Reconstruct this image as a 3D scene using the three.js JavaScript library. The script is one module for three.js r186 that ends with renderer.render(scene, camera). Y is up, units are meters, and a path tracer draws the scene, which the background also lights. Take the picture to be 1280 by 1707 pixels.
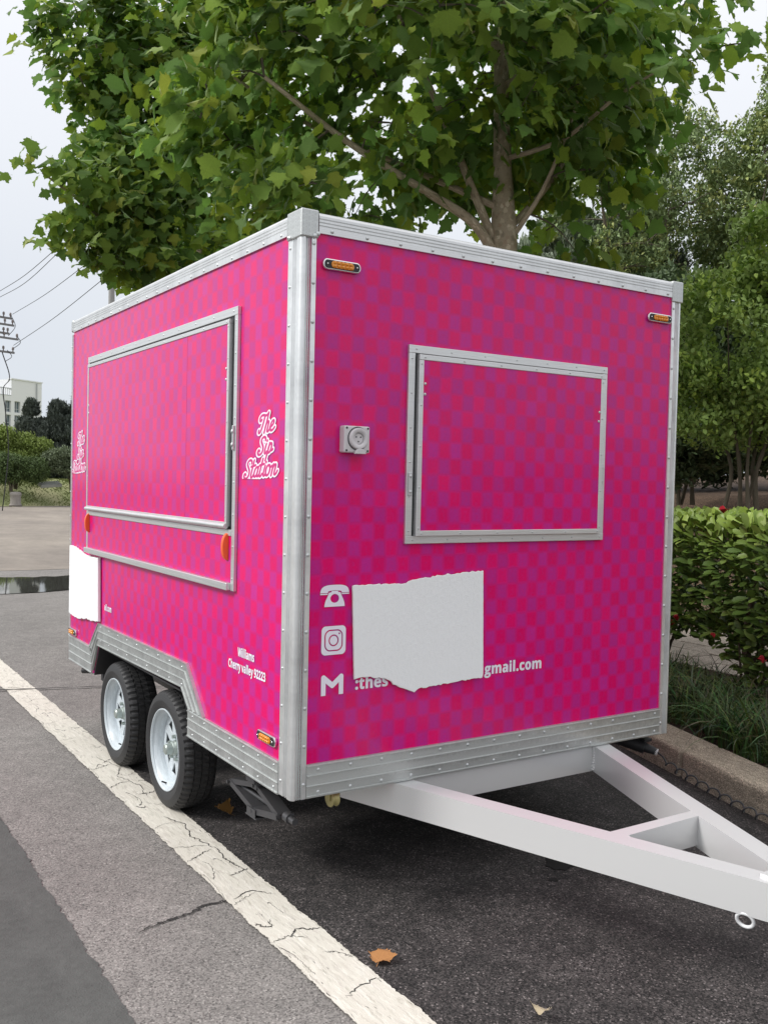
import * as THREE from 'three';
import { RoundedBoxGeometry } from 'three/addons/geometries/RoundedBoxGeometry.js';
import { mergeGeometries, mergeVertices, toCreasedNormals } from 'three/addons/utils/BufferGeometryUtils.js';
import { ImprovedNoise } from 'three/addons/math/ImprovedNoise.js';

// ------------------------------------------------------------------ camera, sky, sun, exposure
const scene = new THREE.Scene();
const camera = new THREE.PerspectiveCamera(56.66, 767 / 1024, 0.05, 600);
camera.rotation.order = 'YXZ';
camera.rotation.set(-0.0322, -0.5725, 0.0223);
camera.position.set(-1.5703, 1.6076, 3.012);
scene.add(camera);

const renderer = new THREE.WebGLRenderer({ antialias: true });
renderer.setSize(767, 1024);
renderer.toneMapping = THREE.LinearToneMapping;
renderer.toneMappingExposure = 1.8;
renderer.outputColorSpace = THREE.SRGBColorSpace;
renderer.shadowMap.enabled = true;

const noise = new ImprovedNoise();
const fbm = (x, y, z = 0.5, n = 4) => { let s = 0, a = 0.5, f = 1; for (let i = 0; i < n; i++) { s += a * noise.noise(x * f, y * f, z + i * 7.3); a *= 0.5; f *= 2.03; } return s; };
const SUN = new THREE.Vector3(-0.74, 0.62, -0.26).normalize();
{
  const W = 256, H = 128, d = new Float32Array(W * H * 4);
  for (let j = 0; j < H; j++) for (let i = 0; i < W; i++) {
    const el = ((j + 0.5) / H - 0.5) * Math.PI, az = ((i + 0.5) / W - 0.5) * 2 * Math.PI;
    const x = Math.cos(el) * Math.cos(az), y = Math.sin(el), z = Math.cos(el) * Math.sin(az);
    const s = Math.max(0, x * SUN.x + y * SUN.y + z * SUN.z);
    const t = Math.max(0, y);
    const b = 0.44 + 0.33 * Math.pow(t, 1.2) + 0.12 * Math.pow(s, 5);
    const k = 1 - Math.min(1, t * 1.6), cl = y > 0 ? 1 + 0.09 * fbm(x / (y + 0.25) * 0.9, z / (y + 0.25) * 0.9, 2.5, 4) : 1;
    const o = (j * W + i) * 4;
    d[o] = b * cl * (1 - 0.125 * k); d[o + 1] = b * cl * (1 - 0.055 * k); d[o + 2] = b * (1.03 + 0.5 * (cl - 1)); d[o + 3] = 1;
  }
  const tex = new THREE.DataTexture(d, W, H, THREE.RGBAFormat, THREE.FloatType);
  tex.mapping = THREE.EquirectangularReflectionMapping;
  tex.magFilter = THREE.LinearFilter; tex.needsUpdate = true;
  scene.background = tex; scene.environment = tex;
}
const sun = new THREE.DirectionalLight(new THREE.Color(1, 0.975, 0.94), 1.5);
sun.position.copy(SUN).multiplyScalar(60);
sun.castShadow = true; sun.shadow.radius = 30;
sun.shadow.mapSize.set(2048, 2048);
Object.assign(sun.shadow.camera, { left: -20, right: 20, top: 20, bottom: -20, near: 1, far: 160 });
scene.add(sun);

// ------------------------------------------------------------------ helpers
let SEED = 7;
const rnd = () => { SEED = (SEED + 0x6d2b79f5) | 0; let t = Math.imul(SEED ^ (SEED >>> 15), 1 | SEED); t = (t + Math.imul(t ^ (t >>> 7), 61 | t)) ^ t; return ((t ^ (t >>> 14)) >>> 0) / 4294967296; };
const rr = (a, b) => a + (b - a) * rnd();
const V = (x, y, z) => new THREE.Vector3(x, y, z);
const lin = (r, g, b) => new THREE.Color().setRGB(r, g, b);
const smooth = (a, b, x) => { const t = Math.min(1, Math.max(0, (x - a) / (b - a))); return t * t * (3 - 2 * t); };
const counts = {};
function numbered(name) { const n = counts[name] = (counts[name] ?? -1) + 1; return n ? name + '_' + String(n).padStart(3, '0') : name; }
function shade(o) { o.castShadow = true; o.receiveShadow = true; return o; }
function tag(o, label, category, group) { o.userData.label = label; o.userData.category = category; if (group) o.userData.group = group; return o; }
function thing(name, label, category, [x, y, z] = [0, 0, 0], turn = 0, group) {
  const o = new THREE.Group(); o.name = numbered(name); o.position.set(x, y, z); o.rotation.y = turn;
  scene.add(o); return tag(o, label, category, group);
}
const asGeo = (g) => Array.isArray(g) ? mergeGeometries(g.map((q) => { const p = q.index ? q.toNonIndexed() : q.clone(); for (const k of Object.keys(p.attributes)) if (!['position', 'normal', 'uv'].includes(k)) p.deleteAttribute(k); return p; })) : g;
function part(name, g, mat, parent) { const m = shade(new THREE.Mesh(asGeo(g), mat)); m.name = name; parent.add(m); return m; }
function struct(name, g, mat) { const m = shade(new THREE.Mesh(asGeo(g), mat)); m.name = numbered(name); m.userData.kind = 'structure'; scene.add(m); return m; }
function stuffPart(name, g, mat, parent) { const m = part(name, g, mat, parent); m.userData.kind = 'stuff'; return m; }
const box = (x0, x1, y0, y1, z0, z1, r = 0) => {
  const w = x1 - x0, h = y1 - y0, d = z1 - z0;
  const g = r ? new RoundedBoxGeometry(w, h, d, 2, r) : new THREE.BoxGeometry(w, h, d);
  return g.translate((x0 + x1) / 2, (y0 + y1) / 2, (z0 + z1) / 2);
};
const polyShape = (pts) => new THREE.Shape(pts.map((p) => new THREE.Vector2(p[0], p[1])));
// polygon given in (z, y), thickness from x0 (outer, smaller x) to x1
function plateZY(pts, x0, x1, bevel = 0) {
  const g = new THREE.ExtrudeGeometry(polyShape(pts), { depth: x1 - x0 - 2 * bevel, bevelEnabled: bevel > 0, bevelThickness: bevel, bevelSize: bevel, bevelOffset: -bevel, bevelSegments: 2 });
  return g.translate(0, 0, bevel).rotateY(-Math.PI / 2).translate(x1, 0, 0);
}
// polygon given in (x, y), thickness from z0 to z1
function plateXY(pts, z0, z1, bevel = 0) {
  const g = new THREE.ExtrudeGeometry(polyShape(pts), { depth: z1 - z0 - 2 * bevel, bevelEnabled: bevel > 0, bevelThickness: bevel, bevelSize: bevel, bevelOffset: -bevel, bevelSegments: 2 });
  return g.translate(0, 0, z0 + bevel);
}
// section given in (x, z) seen from above, extruded from y0 to y1
function plateXZ(pts, y0, y1) {
  const g = new THREE.ExtrudeGeometry(polyShape(pts.map((p) => [p[0], -p[1]])), { depth: y1 - y0, bevelEnabled: false });
  return g.rotateX(-Math.PI / 2).translate(0, y0, 0);
}
const rod = (a, b, r0, r1 = r0, seg = 10) => {
  const d = new THREE.Vector3().subVectors(b, a), L = d.length();
  const g = new THREE.CylinderGeometry(r1, r0, L, seg);
  return g.applyQuaternion(new THREE.Quaternion().setFromUnitVectors(V(0, 1, 0), d.normalize())).translate((a.x + b.x) / 2, (a.y + b.y) / 2, (a.z + b.z) / 2);
};
// tapered tube through points, radii per point
function limb(pts, radii, seg = 8, sub = 5, wob = 0) {
  const curve = new THREE.CatmullRomCurve3(pts), n = (pts.length - 1) * sub, pos = [], uv = [], idx = [];
  const fr = curve.computeFrenetFrames(n, false);
  let len = 0, prev = null;
  for (let i = 0; i <= n; i++) {
    const u = i / n, p = curve.getPoint(u), f = u * (pts.length - 1), k = Math.min(pts.length - 2, Math.floor(f)), r = radii[k] + (radii[k + 1] - radii[k]) * (f - k);
    if (prev) len += p.distanceTo(prev); prev = p;
    const c2 = curve.getUtoTmapping ? curve.getPoint(u) : p;
    for (let j = 0; j <= seg; j++) {
      const a = j / seg * Math.PI * 2, q = r * (1 + wob * noise.noise(Math.cos(a) * 2 + p.x, len * 3, Math.sin(a) * 2 + p.z));
      const nx = fr.normals[i], bx = fr.binormals[i];
      pos.push(c2.x + (Math.cos(a) * nx.x + Math.sin(a) * bx.x) * q, c2.y + (Math.cos(a) * nx.y + Math.sin(a) * bx.y) * q, c2.z + (Math.cos(a) * nx.z + Math.sin(a) * bx.z) * q);
      uv.push(j / seg, len);
    }
  }
  for (let i = 0; i < n; i++) for (let j = 0; j < seg; j++) { const a = i * (seg + 1) + j, b = a + seg + 1; idx.push(a, a + 1, b, b, a + 1, b + 1); }
  const g = new THREE.BufferGeometry();
  g.setAttribute('position', new THREE.Float32BufferAttribute(pos, 3)); g.setAttribute('uv', new THREE.Float32BufferAttribute(uv, 2)); g.setIndex(idx); g.computeVertexNormals();
  return g;
}
function canvasTex(w, h, draw, srgb = true) {
  const c = document.createElement('canvas'); c.width = w; c.height = h; const x = c.getContext('2d'); draw(x, w, h);
  const t = new THREE.CanvasTexture(c); if (srgb) t.colorSpace = THREE.SRGBColorSpace; return t;
}
function dataTex(w, h, fn, srgb = true) {
  const d = new Uint8Array(w * h * 4); let o = 0;
  for (let j = 0; j < h; j++) for (let i = 0; i < w; i++, o += 4) { const c = fn(i, j); d[o] = c[0]; d[o + 1] = c[1]; d[o + 2] = c[2]; d[o + 3] = 255; }
  const t = new THREE.DataTexture(d, w, h); t.wrapS = t.wrapT = THREE.RepeatWrapping; t.magFilter = THREE.LinearFilter; if (srgb) t.colorSpace = THREE.SRGBColorSpace; t.needsUpdate = true; return t;
}
const std = (color, roughness = 0.6, metalness = 0, more = {}) => new THREE.MeshStandardMaterial({ color, roughness, metalness, ...more });
// tiling value noise on an n x n lattice
function tileNoise(n) { const a = Array.from({ length: n * n }, rnd); return (u, v) => { const x = ((u % 1) + 1) % 1 * n, y = ((v % 1) + 1) % 1 * n, i = Math.floor(x), j = Math.floor(y), f = x - i, g = y - j, s = f * f * (3 - 2 * f), t = g * g * (3 - 2 * g); const A = a[(j % n) * n + i % n], B = a[(j % n) * n + (i + 1) % n], C = a[((j + 1) % n) * n + i % n], D = a[((j + 1) % n) * n + (i + 1) % n]; return (A + (B - A) * s) * (1 - t) + (C + (D - C) * s) * t; }; }

// ------------------------------------------------------------------ materials
const stoneTex = (() => {              // aggregate of small stones, 2.6 m a side; value only
  const N = 2048, C = 290, px = new Float32Array(C * C), py = new Float32Array(C * C), pv = new Float32Array(C * C), pr = new Float32Array(C * C);
  for (let i = 0; i < C * C; i++) { px[i] = rnd(); py[i] = rnd(); const q = rnd(); pv[i] = q > 0.955 ? rr(0.85, 1) : q < 0.2 ? rr(0.1, 0.3) : rr(0.33, 0.62); pr[i] = rr(0.35, 0.75); }
  const n1 = tileNoise(9), n2 = tileNoise(34), n3 = tileNoise(150);
  return dataTex(N, N, (i, j) => {
    const x = i / N * C, y = j / N * C, cx = Math.floor(x), cy = Math.floor(y);
    let best = 9, val = 0.3;
    for (let b = -1; b <= 1; b++) for (let a = -1; a <= 1; a++) {
      const k = ((cy + b + C) % C) * C + (cx + a + C) % C, dx = cx + a + px[k] - x, dy = cy + b + py[k] - y, d = (dx * dx + dy * dy) / (pr[k] * pr[k]);
      if (d < best) { best = d; val = pv[k]; }
    }
    const inside = best < 1 ? 1 : Math.max(0, 1 - (best - 1) * 1.2);
    let v = 0.2 + (val - 0.2) * inside;
    v *= 0.8 + 0.2 * n1(i / N, j / N) + 0.3 * (n2(i / N, j / N) - 0.5) + 0.2 * (n3(i / N, j / N) - 0.5);
    const q = Math.max(0, Math.min(255, v * 255));
    return [q, q * 0.985, q * 0.965];
  }, false);
})();
const metres = (t, sx, sy = sx) => { const c = t.clone(); c.wrapS = c.wrapT = THREE.RepeatWrapping; c.repeat.set(1 / sx, 1 / sy); c.needsUpdate = true; return c; };
const stoneDark = (() => { const d = stoneTex.image.data, e = new Uint8Array(d.length); for (let i = 0; i < d.length; i++) e[i] = i % 4 === 3 ? 255 : Math.min(255, 255 * 1.15 * Math.pow(d[i] / 255, 1.9)); const t = new THREE.DataTexture(e, 2048, 2048); t.magFilter = THREE.LinearFilter; t.needsUpdate = true; return t; })();
const stoneSoft = (() => { const d = stoneTex.image.data, e = new Uint8Array(d.length); for (let i = 0; i < d.length; i++) e[i] = i % 4 === 3 ? 255 : 255 * 0.62 * Math.pow(d[i] / 255, 0.6); const t = new THREE.DataTexture(e, 2048, 2048); t.magFilter = THREE.LinearFilter; t.needsUpdate = true; return t; })();
const stoneM = metres(stoneSoft, 1.7);
const M = {};
const smudge = (() => { const a = tileNoise(6), b = tileNoise(23), c = tileNoise(90), d = tileNoise(220); return dataTex(512, 512, (i, j) => { const u = i / 512, v = j / 512, q = 0.62 + 0.2 * a(u, v) + 0.14 * b(u, v) + 0.1 * c(u, v) + 0.06 * d(u, v) - 0.12; const w = Math.min(255, q * 255); return [w, w, w]; }, false); })();

const k = 2.35;                       // the stone map averages about 1 / k
M.road = std(lin(0.265 * k, 0.25 * k, 0.236 * k), 0.92, 0, { map: stoneM, bumpMap: stoneM, bumpScale: 0.003, vertexColors: true });
M.lane = std(lin(0.029 * k, 0.026 * k, 0.026 * k), 0.85, 0, { map: stoneM, bumpMap: stoneM, bumpScale: 0.0035, vertexColors: true });
M.lane.color.multiplyScalar(3.0); M.lane.map = metres(stoneDark, 1.65); M.lane.map.rotation = 0.6;
M.patch = std(lin(0.108, 0.111, 0.104), 0.85, 0, { map: metres(smudge, 0.5), bumpMap: metres(stoneTex, 1.6), bumpScale: 0.0015, vertexColors: true });
M.concrete = std(lin(0.31, 0.275, 0.235), 0.9, 0, { vertexColors: true, map: metres(smudge, 5, 9) });
const brushed = (() => { const a = tileNoise(7), b = tileNoise(40); const row = Array.from({ length: 512 }, rnd), row2 = Array.from({ length: 512 }, rnd); return dataTex(512, 512, (i, j) => { const w = Math.min(255, 255 * (0.72 + 0.1 * row[j] + 0.07 * row2[j] * a(i / 512, j / 512) + 0.12 * a(i / 512, j / 512) + 0.1 * b(i / 512, j / 512))); return [w, w, w]; }, false); })();
const alu = (r, m = 0.8, c = 0.8) => std(lin(c, c * 1.015, c * 1.01), r, m, { map: metres(brushed, 0.5), bumpMap: metres(brushed, 0.5), bumpScale: 0.0004 });
M.alu = alu(0.4); M.aluV = alu(0.36, 0.72, 0.9); M.aluV.map = metres(brushed, 0.5); M.aluV.map.rotation = Math.PI / 2; M.aluV.bumpMap = null;
M.aluDirty = std(lin(0.72, 0.745, 0.73), 0.5, 0.7, { map: metres(smudge, 0.35, 0.22), roughnessMap: metres(smudge, 0.5), bumpMap: metres(smudge, 0.3), bumpScale: 0.0012 });
M.rivet = std(lin(0.6, 0.62, 0.62), 0.42, 0.8);
M.bar = std(lin(0.7, 0.705, 0.705), 0.38, 0.35);
M.white = std(lin(0.8, 0.81, 0.82), 0.4);
M.rim = std(lin(0.72, 0.79, 0.83), 0.38, 0, { map: metres(smudge, 0.45) });
M.rubber = std(lin(0.026, 0.026, 0.027), 0.6, 0, { bumpMap: metres(smudge, 0.15), bumpScale: 0.0015 });
M.seal = std(lin(0.012, 0.013, 0.015), 0.6);
M.black = std(lin(0.02, 0.02, 0.022), 0.55);
M.steel = std(lin(0.09, 0.09, 0.095), 0.5, 0.5);
M.hub = std(lin(0.4, 0.45, 0.42), 0.45, 0.6);
M.chrome = std(lin(0.75, 0.73, 0.72), 0.15, 1);
M.amber = new THREE.MeshPhysicalMaterial({ color: lin(0.75, 0.27, 0.01), roughness: 0.2, clearcoat: 0.6, clearcoatRoughness: 0.1 });
M.orange = std(lin(0.85, 0.13, 0.03), 0.4);
M.plastic = std(lin(0.62, 0.59, 0.6), 0.5);
M.brass = std(lin(0.45, 0.4, 0.18), 0.45, 0.4);
M.wood = std(lin(0.16, 0.13, 0.1), 0.9);
M.sheet = std(lin(0.9, 0.91, 0.91), 0.95, 0, { bumpMap: metres(smudge, 0.06), bumpScale: 0.004 });
const wave = (() => { const a = tileNoise(5), b = tileNoise(11); return dataTex(256, 256, (i, j) => { const w = 255 * (0.65 * a(i / 256, j / 256) + 0.35 * b(i / 256, j / 256)); return [w, w, w]; }, false); })();
// printed wrap: fuzzy checks of crimson and violet, about 6 cm each
M.wrap = (() => {
  const N = 1024, C = 16, S = N / C, jit = Array.from({ length: C * C * 3 }, rnd), n1 = tileNoise(120), n2 = tileNoise(36);
  const A = [0.74, 0.0, 0.135], B = [0.53, 0.02, 0.26];
  const toS = (x) => 255 * (x <= 0.0031308 ? 12.92 * x : 1.055 * Math.pow(x, 1 / 2.4) - 0.055);
  const t = dataTex(N, N, (i, j) => {
    const u = (i / S + 0.1 * (n2(i / N, j / N) - 0.5)), v = (j / S + 0.1 * (n2(j / N, i / N + 0.4) - 0.5)), cu = Math.floor(u), cv = Math.floor(v), fu = u - cu, fv = v - cv;
    const id = ((cv % C + C) % C) * C + (cu % C + C) % C;
    const edge = Math.min(smooth(0, 0.2, fu) * smooth(0, 0.2, 1 - fu), smooth(0, 0.16, fv) * smooth(0, 0.16, 1 - fv));
    const odd = (((cu + cv) % 2) + 2) % 2;
    let w = odd ? 0.5 + edge * (0.34 + 0.16 * jit[id * 3]) : 0.5 - edge * (0.36 + 0.14 * jit[id * 3]);
    const glyph = Math.abs(fu - 0.5) < 0.16 ? 0.2 * (n1(i / N, j / N) - 0.5) * edge : 0;
    w = Math.max(0, Math.min(1, w + glyph * 2));
    const g = 0.93 + 0.1 * jit[id * 3 + 1] + 0.05 * (n1(j / N, i / N) - 0.5);
    return [0, 1, 2].map((c) => toS((A[c] + (B[c] - A[c]) * w) * g));
  });
  return new THREE.MeshPhysicalMaterial({ color: 0xffffff, roughness: 0.22, specularIntensity: 0.65, bumpMap: metres(wave, 1.7), bumpScale: 0.004, map: metres(t, 0.055 * 16, 0.063 * 16) });
})();
M.decal = (tex) => new THREE.MeshStandardMaterial({ map: tex, transparent: true, roughness: 0.4 });

// ------------------------------------------------------------------ ground
function gridSheet(x0, x1, z0, z1, nx, nz, fn, tint) {          // fn(x,z) -> y ; tint(x,z) -> grey or [r,g,b]
  const pos = [], uv = [], col = [], idx = [];
  for (let j = 0; j <= nz; j++) for (let i = 0; i <= nx; i++) {
    const z = z0 + (z1 - z0) * j / nz, a = typeof x0 === 'function' ? x0(z) : x0, b = typeof x1 === 'function' ? x1(z) : x1, x = a + (b - a) * i / nx;
    pos.push(x, fn ? fn(x, z) : 0, z); uv.push(x, z); const c = tint ? tint(x, z) : 1; Array.isArray(c) ? col.push(...c) : col.push(c, c, c);
  }
  for (let j = 0; j < nz; j++) for (let i = 0; i < nx; i++) { const a = j * (nx + 1) + i, b = a + nx + 1; idx.push(a, b, a + 1, a + 1, b, b + 1); }
  const g = new THREE.BufferGeometry();
  g.setAttribute('position', new THREE.Float32BufferAttribute(pos, 3)); g.setAttribute('uv', new THREE.Float32BufferAttribute(uv, 2)); g.setAttribute('color', new THREE.Float32BufferAttribute(col, 3)); g.setIndex(idx); g.computeVertexNormals();
  return g;
}
const kerbX = (z) => z < -1.35 ? 2.93 : z < 1.4 ? 2.93 - 0.3 * (z + 1.35) : 2.105;
M.soil = std(lin(0.13, 0.1, 0.075), 1, 0, { map: metres(stoneTex, 3.3), vertexColors: true }); M.soil.color.multiplyScalar(2.2);
const terrainY = (x, z) => {
  const s = (x - kerbX(z)) * 0.96;
  let y = 0.1 + 0.02 * smooth(0.2, 2, s) + 1.42 * smooth(3.3, 6.6, s) + 1.7 * smooth(7, 26, s) + 0.12 * fbm(x * 0.5, z * 0.5) * smooth(2.9, 4.5, s);
  return y * (1 - smooth(-10.5, -13, z)) - 0.03 * smooth(-10.5, -13, z);
};
struct('ground', gridSheet(-260, 260, -260, 120, 20, 20, () => -0.06, () => [0.9, 1, 0.75]), M.soil);
struct('roadside_bank', gridSheet((z) => kerbX(z) + 0.1, 60, -13.4, 30, 130, 120, terrainY, (x, z) => { const s = x - kerbX(z), n = fbm(x * 1.3, z * 1.3); return s < 2.8 ? [0.5 + n * 0.3, 0.45 + n * 0.3, 0.42 + n * 0.3] : [1.15 + n * 0.6, 0.98 + n * 0.6, 0.85 + n * 0.5]; }), M.soil);
struct('road', gridSheet(-30, (z) => z < -14 ? 14 : kerbX(z) + 0.02, -62, 26, 90, 220, null, (x, z) => 1 + 0.22 * fbm(x * 0.7 + 3, z * 0.45) + 0.25 * fbm(x * 2.1, z * 1.7, 4)), M.road);
// parking lane: darker, younger asphalt right of the line, its worn end hidden under the trailer
struct('parking_lane', gridSheet(() => 0.03, (z) => kerbX(z) + 0.015, -2.3, 20, 40, 160, () => 0.004, (x, z) => 1.02 + 0.5 * fbm(x * 0.9, z * 0.9, 2) + 0.35 * fbm(x * 3, z * 3, 9)), M.lane);
{
  const pts = []; for (let i = 0; i <= 900; i++) { const z = -8.6 + i * 0.02; pts.push([-0.672 + 0.014 * noise.noise(z * 2.1, 1, 0) + 0.012 * noise.noise(z * 9, 3, 0) + 0.012 * noise.noise(z * 31, 5, 0) + rr(-0.004, 0.004), z]); }
  pts.push([-3.4, 9.4], [-3.3, 2], [-3.2, -8.2]);
  const g = new THREE.ShapeGeometry(polyShape(pts.map((p) => [p[0], -p[1]]))).rotateX(-Math.PI / 2).translate(0, 0.004, 0);
  g.setAttribute('color', new THREE.Float32BufferAttribute(new Array(g.attributes.position.count * 3).fill(1), 3));
  struct('asphalt_patch', g, M.patch);
}
{ // dark irregular spots laid on the lane under the drawbar
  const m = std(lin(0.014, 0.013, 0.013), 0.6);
  for (const [x, z, r] of [[1.24, 0.09, 0.06], [1.1, 0.2, 0.018]]) { const p = []; for (let i = 0; i < 40; i++) { const a = i / 40 * Math.PI * 2, q = r * (1 + 0.4 * noise.noise(Math.cos(a) * 2 + x * 9, Math.sin(a) * 2, z * 5) + rr(-0.07, 0.07)); p.push([x + Math.cos(a) * q, -z + Math.sin(a) * q]); } struct('dark_spot', new THREE.ShapeGeometry(polyShape(p)).rotateX(-Math.PI / 2).translate(0, 0.0075, 0), m); }
}
// dusty concrete apron beyond
struct('concrete_apron', gridSheet(-16, 22, -60, -13.4, 60, 70, (x, z) => 0.004, (x, z) => { const n = fbm(x * 0.35, z * 0.16, 6), m = fbm(x * 1.5, z * 0.7, 2); return [1.02 + n * 0.5 + m * 0.2, 1 + n * 0.5 + m * 0.2, 0.98 + n * 0.45 + m * 0.2]; }), M.concrete);
{ // puddle
  const pts = []; for (let i = 0; i < 120; i++) { const a = i / 120 * Math.PI * 2, r = 1 + 0.6 * noise.noise(Math.cos(a) * 1.6, Math.sin(a) * 1.6, 2) + 0.25 * noise.noise(Math.cos(a) * 5, Math.sin(a) * 5, 4); pts.push([1.9 + 1.75 * r * Math.cos(a), 11.5 + 1.0 * r * Math.sin(a)]); }
  struct('puddle_water', new THREE.ShapeGeometry(polyShape(pts)).rotateX(-Math.PI / 2).translate(0, 0.009, 0), new THREE.MeshPhysicalMaterial({ color: lin(0.045, 0.043, 0.038), roughness: 0.03, ior: 1.33, specularIntensity: 1 }));
}
{ // white edge line: one thin coat with a ragged edge, cracks as gaps in the paint map
  const W = 256, H = 2048, len = 9.6;
  const hair = (x, pts, w) => { x.lineWidth = w; x.beginPath(); pts.forEach((p, i) => i ? x.lineTo(p[0], p[1]) : x.moveTo(p[0], p[1])); x.stroke(); };
  const tex = canvasTex(W, H, (x) => {
    x.fillStyle = '#d2cdc1'; x.fillRect(0, 0, W, H);
    for (let i = 0; i < 5200; i++) { const q = rnd(); x.fillStyle = q < 0.5 ? `rgba(240,236,226,${rr(0.05, 0.3)})` : `rgba(120,112,100,${rr(0.03, 0.16)})`; x.beginPath(); x.ellipse(rr(0, W), rr(0, H), rr(1, 14), rr(1, 6), rr(0, 3), 0, 7); x.fill(); }
    x.strokeStyle = '#3f3b38'; x.lineJoin = 'round';
    for (let i = 0; i < 46; i++) {      // transverse and wandering cracks
      let cx = rr(-10, W), cy = rr(0, H), a = rnd() < 0.6 ? rr(-0.6, 0.6) : rr(1.0, 2.1); const p = [];
      for (let s = 0; s < rr(8, 34); s++) { p.push([cx, cy]); a += rr(-0.7, 0.7); cx += Math.cos(a) * rr(3, 9); cy += Math.sin(a) * rr(2, 6); }
      hair(x, p, rr(0.8, 2.6));
    }
    for (let i = 0; i < 240; i++) { x.fillStyle = `rgba(60,56,52,${rr(0.3, 0.9)})`; const s = rnd() < 0.5 ? rr(0, 16) : rr(0, W); x.beginPath(); x.ellipse(rnd() < 0.5 ? s : W - s, rr(0, H), rr(1, 4), rr(0.6, 2), rr(0, 3), 0, 7); x.fill(); }
  });
  tex.wrapT = THREE.RepeatWrapping; tex.wrapS = THREE.ClampToEdgeWrapping;
  const pos = [], uv = [], idx = []; let n = 0;
  for (let i = 0; i <= 2600; i++) {
    const z = -14 + i * 0.01 * 0.8, w1 = 0.012 * noise.noise(z * 5, 1, 0) + 0.007 * noise.noise(z * 23, 2, 0) + 0.005 * (rnd() - 0.5), w2 = 0.012 * noise.noise(z * 5, 11, 0) + 0.007 * noise.noise(z * 23, 12, 0) + 0.005 * (rnd() - 0.5);
    pos.push(-0.12 + w1, 0.008, z, 0.082 + w2, 0.008, z); uv.push(0, z / len, 1, z / len);
    if (i) { const a = n - 2; idx.push(a, n, a + 1, a + 1, n, n + 1); } n += 2;
  }
  const g = new THREE.BufferGeometry(); g.setAttribute('position', new THREE.Float32BufferAttribute(pos, 3)); g.setAttribute('uv', new THREE.Float32BufferAttribute(uv, 2)); g.setIndex(idx); g.computeVertexNormals();
  struct('road_marking', g, std(0xffffff, 0.85, 0, { map: tex, bumpMap: metres(smudge, 0.1), bumpScale: 0.002 }));
}
// cracks in the asphalt: narrow open seams filled with dark dirt
function crackGeo(pts, w) {
  const pos = [], idx = []; let n = 0; const fine = [];
  for (let i = 0; i < pts.length - 1; i++) for (let s = 0; s < 12; s++) { const t = s / 12; fine.push([pts[i][0] + (pts[i + 1][0] - pts[i][0]) * t + rr(-0.008, 0.008), pts[i][1] + (pts[i + 1][1] - pts[i][1]) * t + rr(-0.008, 0.008)]); }
  fine.forEach((p, i) => { const q = fine[Math.min(fine.length - 1, i + 1)], o = fine[Math.max(0, i - 1)], dx = q[0] - o[0], dz = q[1] - o[1], L = Math.hypot(dx, dz) || 1, e = w * rr(0.4, 1.2) * Math.min(1, (fine.length - 1 - i) / 6, (i + 1) / 4); pos.push(p[0] - dz / L * e, 0, p[1] + dx / L * e, p[0] + dz / L * e, 0, p[1] - dx / L * e); if (i) idx.push(n - 2, n, n - 1, n - 1, n, n + 1); n += 2; });
  const g = new THREE.BufferGeometry(); g.setAttribute('position', new THREE.Float32BufferAttribute(pos, 3)); g.setIndex(idx); g.computeVertexNormals(); return g;
}
{
  const m = std(lin(0.03, 0.028, 0.026), 1);
  struct('road_crack', crackGeo([[-0.1, -0.285], [-0.2, -0.29], [-0.28, -0.25], [-0.36, -0.24], [-0.52, -0.2]], 0.006).translate(0, 0.0045, 0), m);
  { // cracks that run through the painted line
    const list = []; const c0 = [[-0.03, -2.35], [0.04, -2.1], [-0.02, -1.95], [0.03, -1.75], [0.0, -1.5]], c1 = [[-0.02, -1.25], [0.03, -1.1], [0.0, -0.95], [0.04, -0.78], [0.03, -0.62], [0.05, -0.5]];
    list.push(crackGeo(c0, 0.002), crackGeo(c1, 0.0026), crackGeo([[-0.1, -0.27], [0.0, -0.31], [0.07, -0.22]], 0.0025), crackGeo([[0.08, 0.1], [0.0, 0.06], [-0.06, 0.12]], 0.003));
    for (let i = 0; i < 26; i++) { const z = -4.6 + i * 0.205 + rr(-0.1, 0.1), l = rnd() < 0.5, x0 = l ? -0.115 : 0.075, x1 = x0 + (l ? 1 : -1) * rr(0.05, 0.17); list.push(crackGeo([[x0, z], [(x0 + x1) / 2, z + rr(-0.06, 0.06)], [x1, z + rr(-0.1, 0.1)]], rr(0.0009, 0.0025))); }
    struct('road_crack', list.map((g) => g.translate(0, 0.0095, 0)), m);
  }
  struct('road_crack', crackGeo([[-2.6, -4.9], [-1.2, -4.55], [-0.2, -4.36], [0.6, -4.1], [1.3, -3.7]], 0.012).translate(0, 0.0125, 0), m);
}
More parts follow.
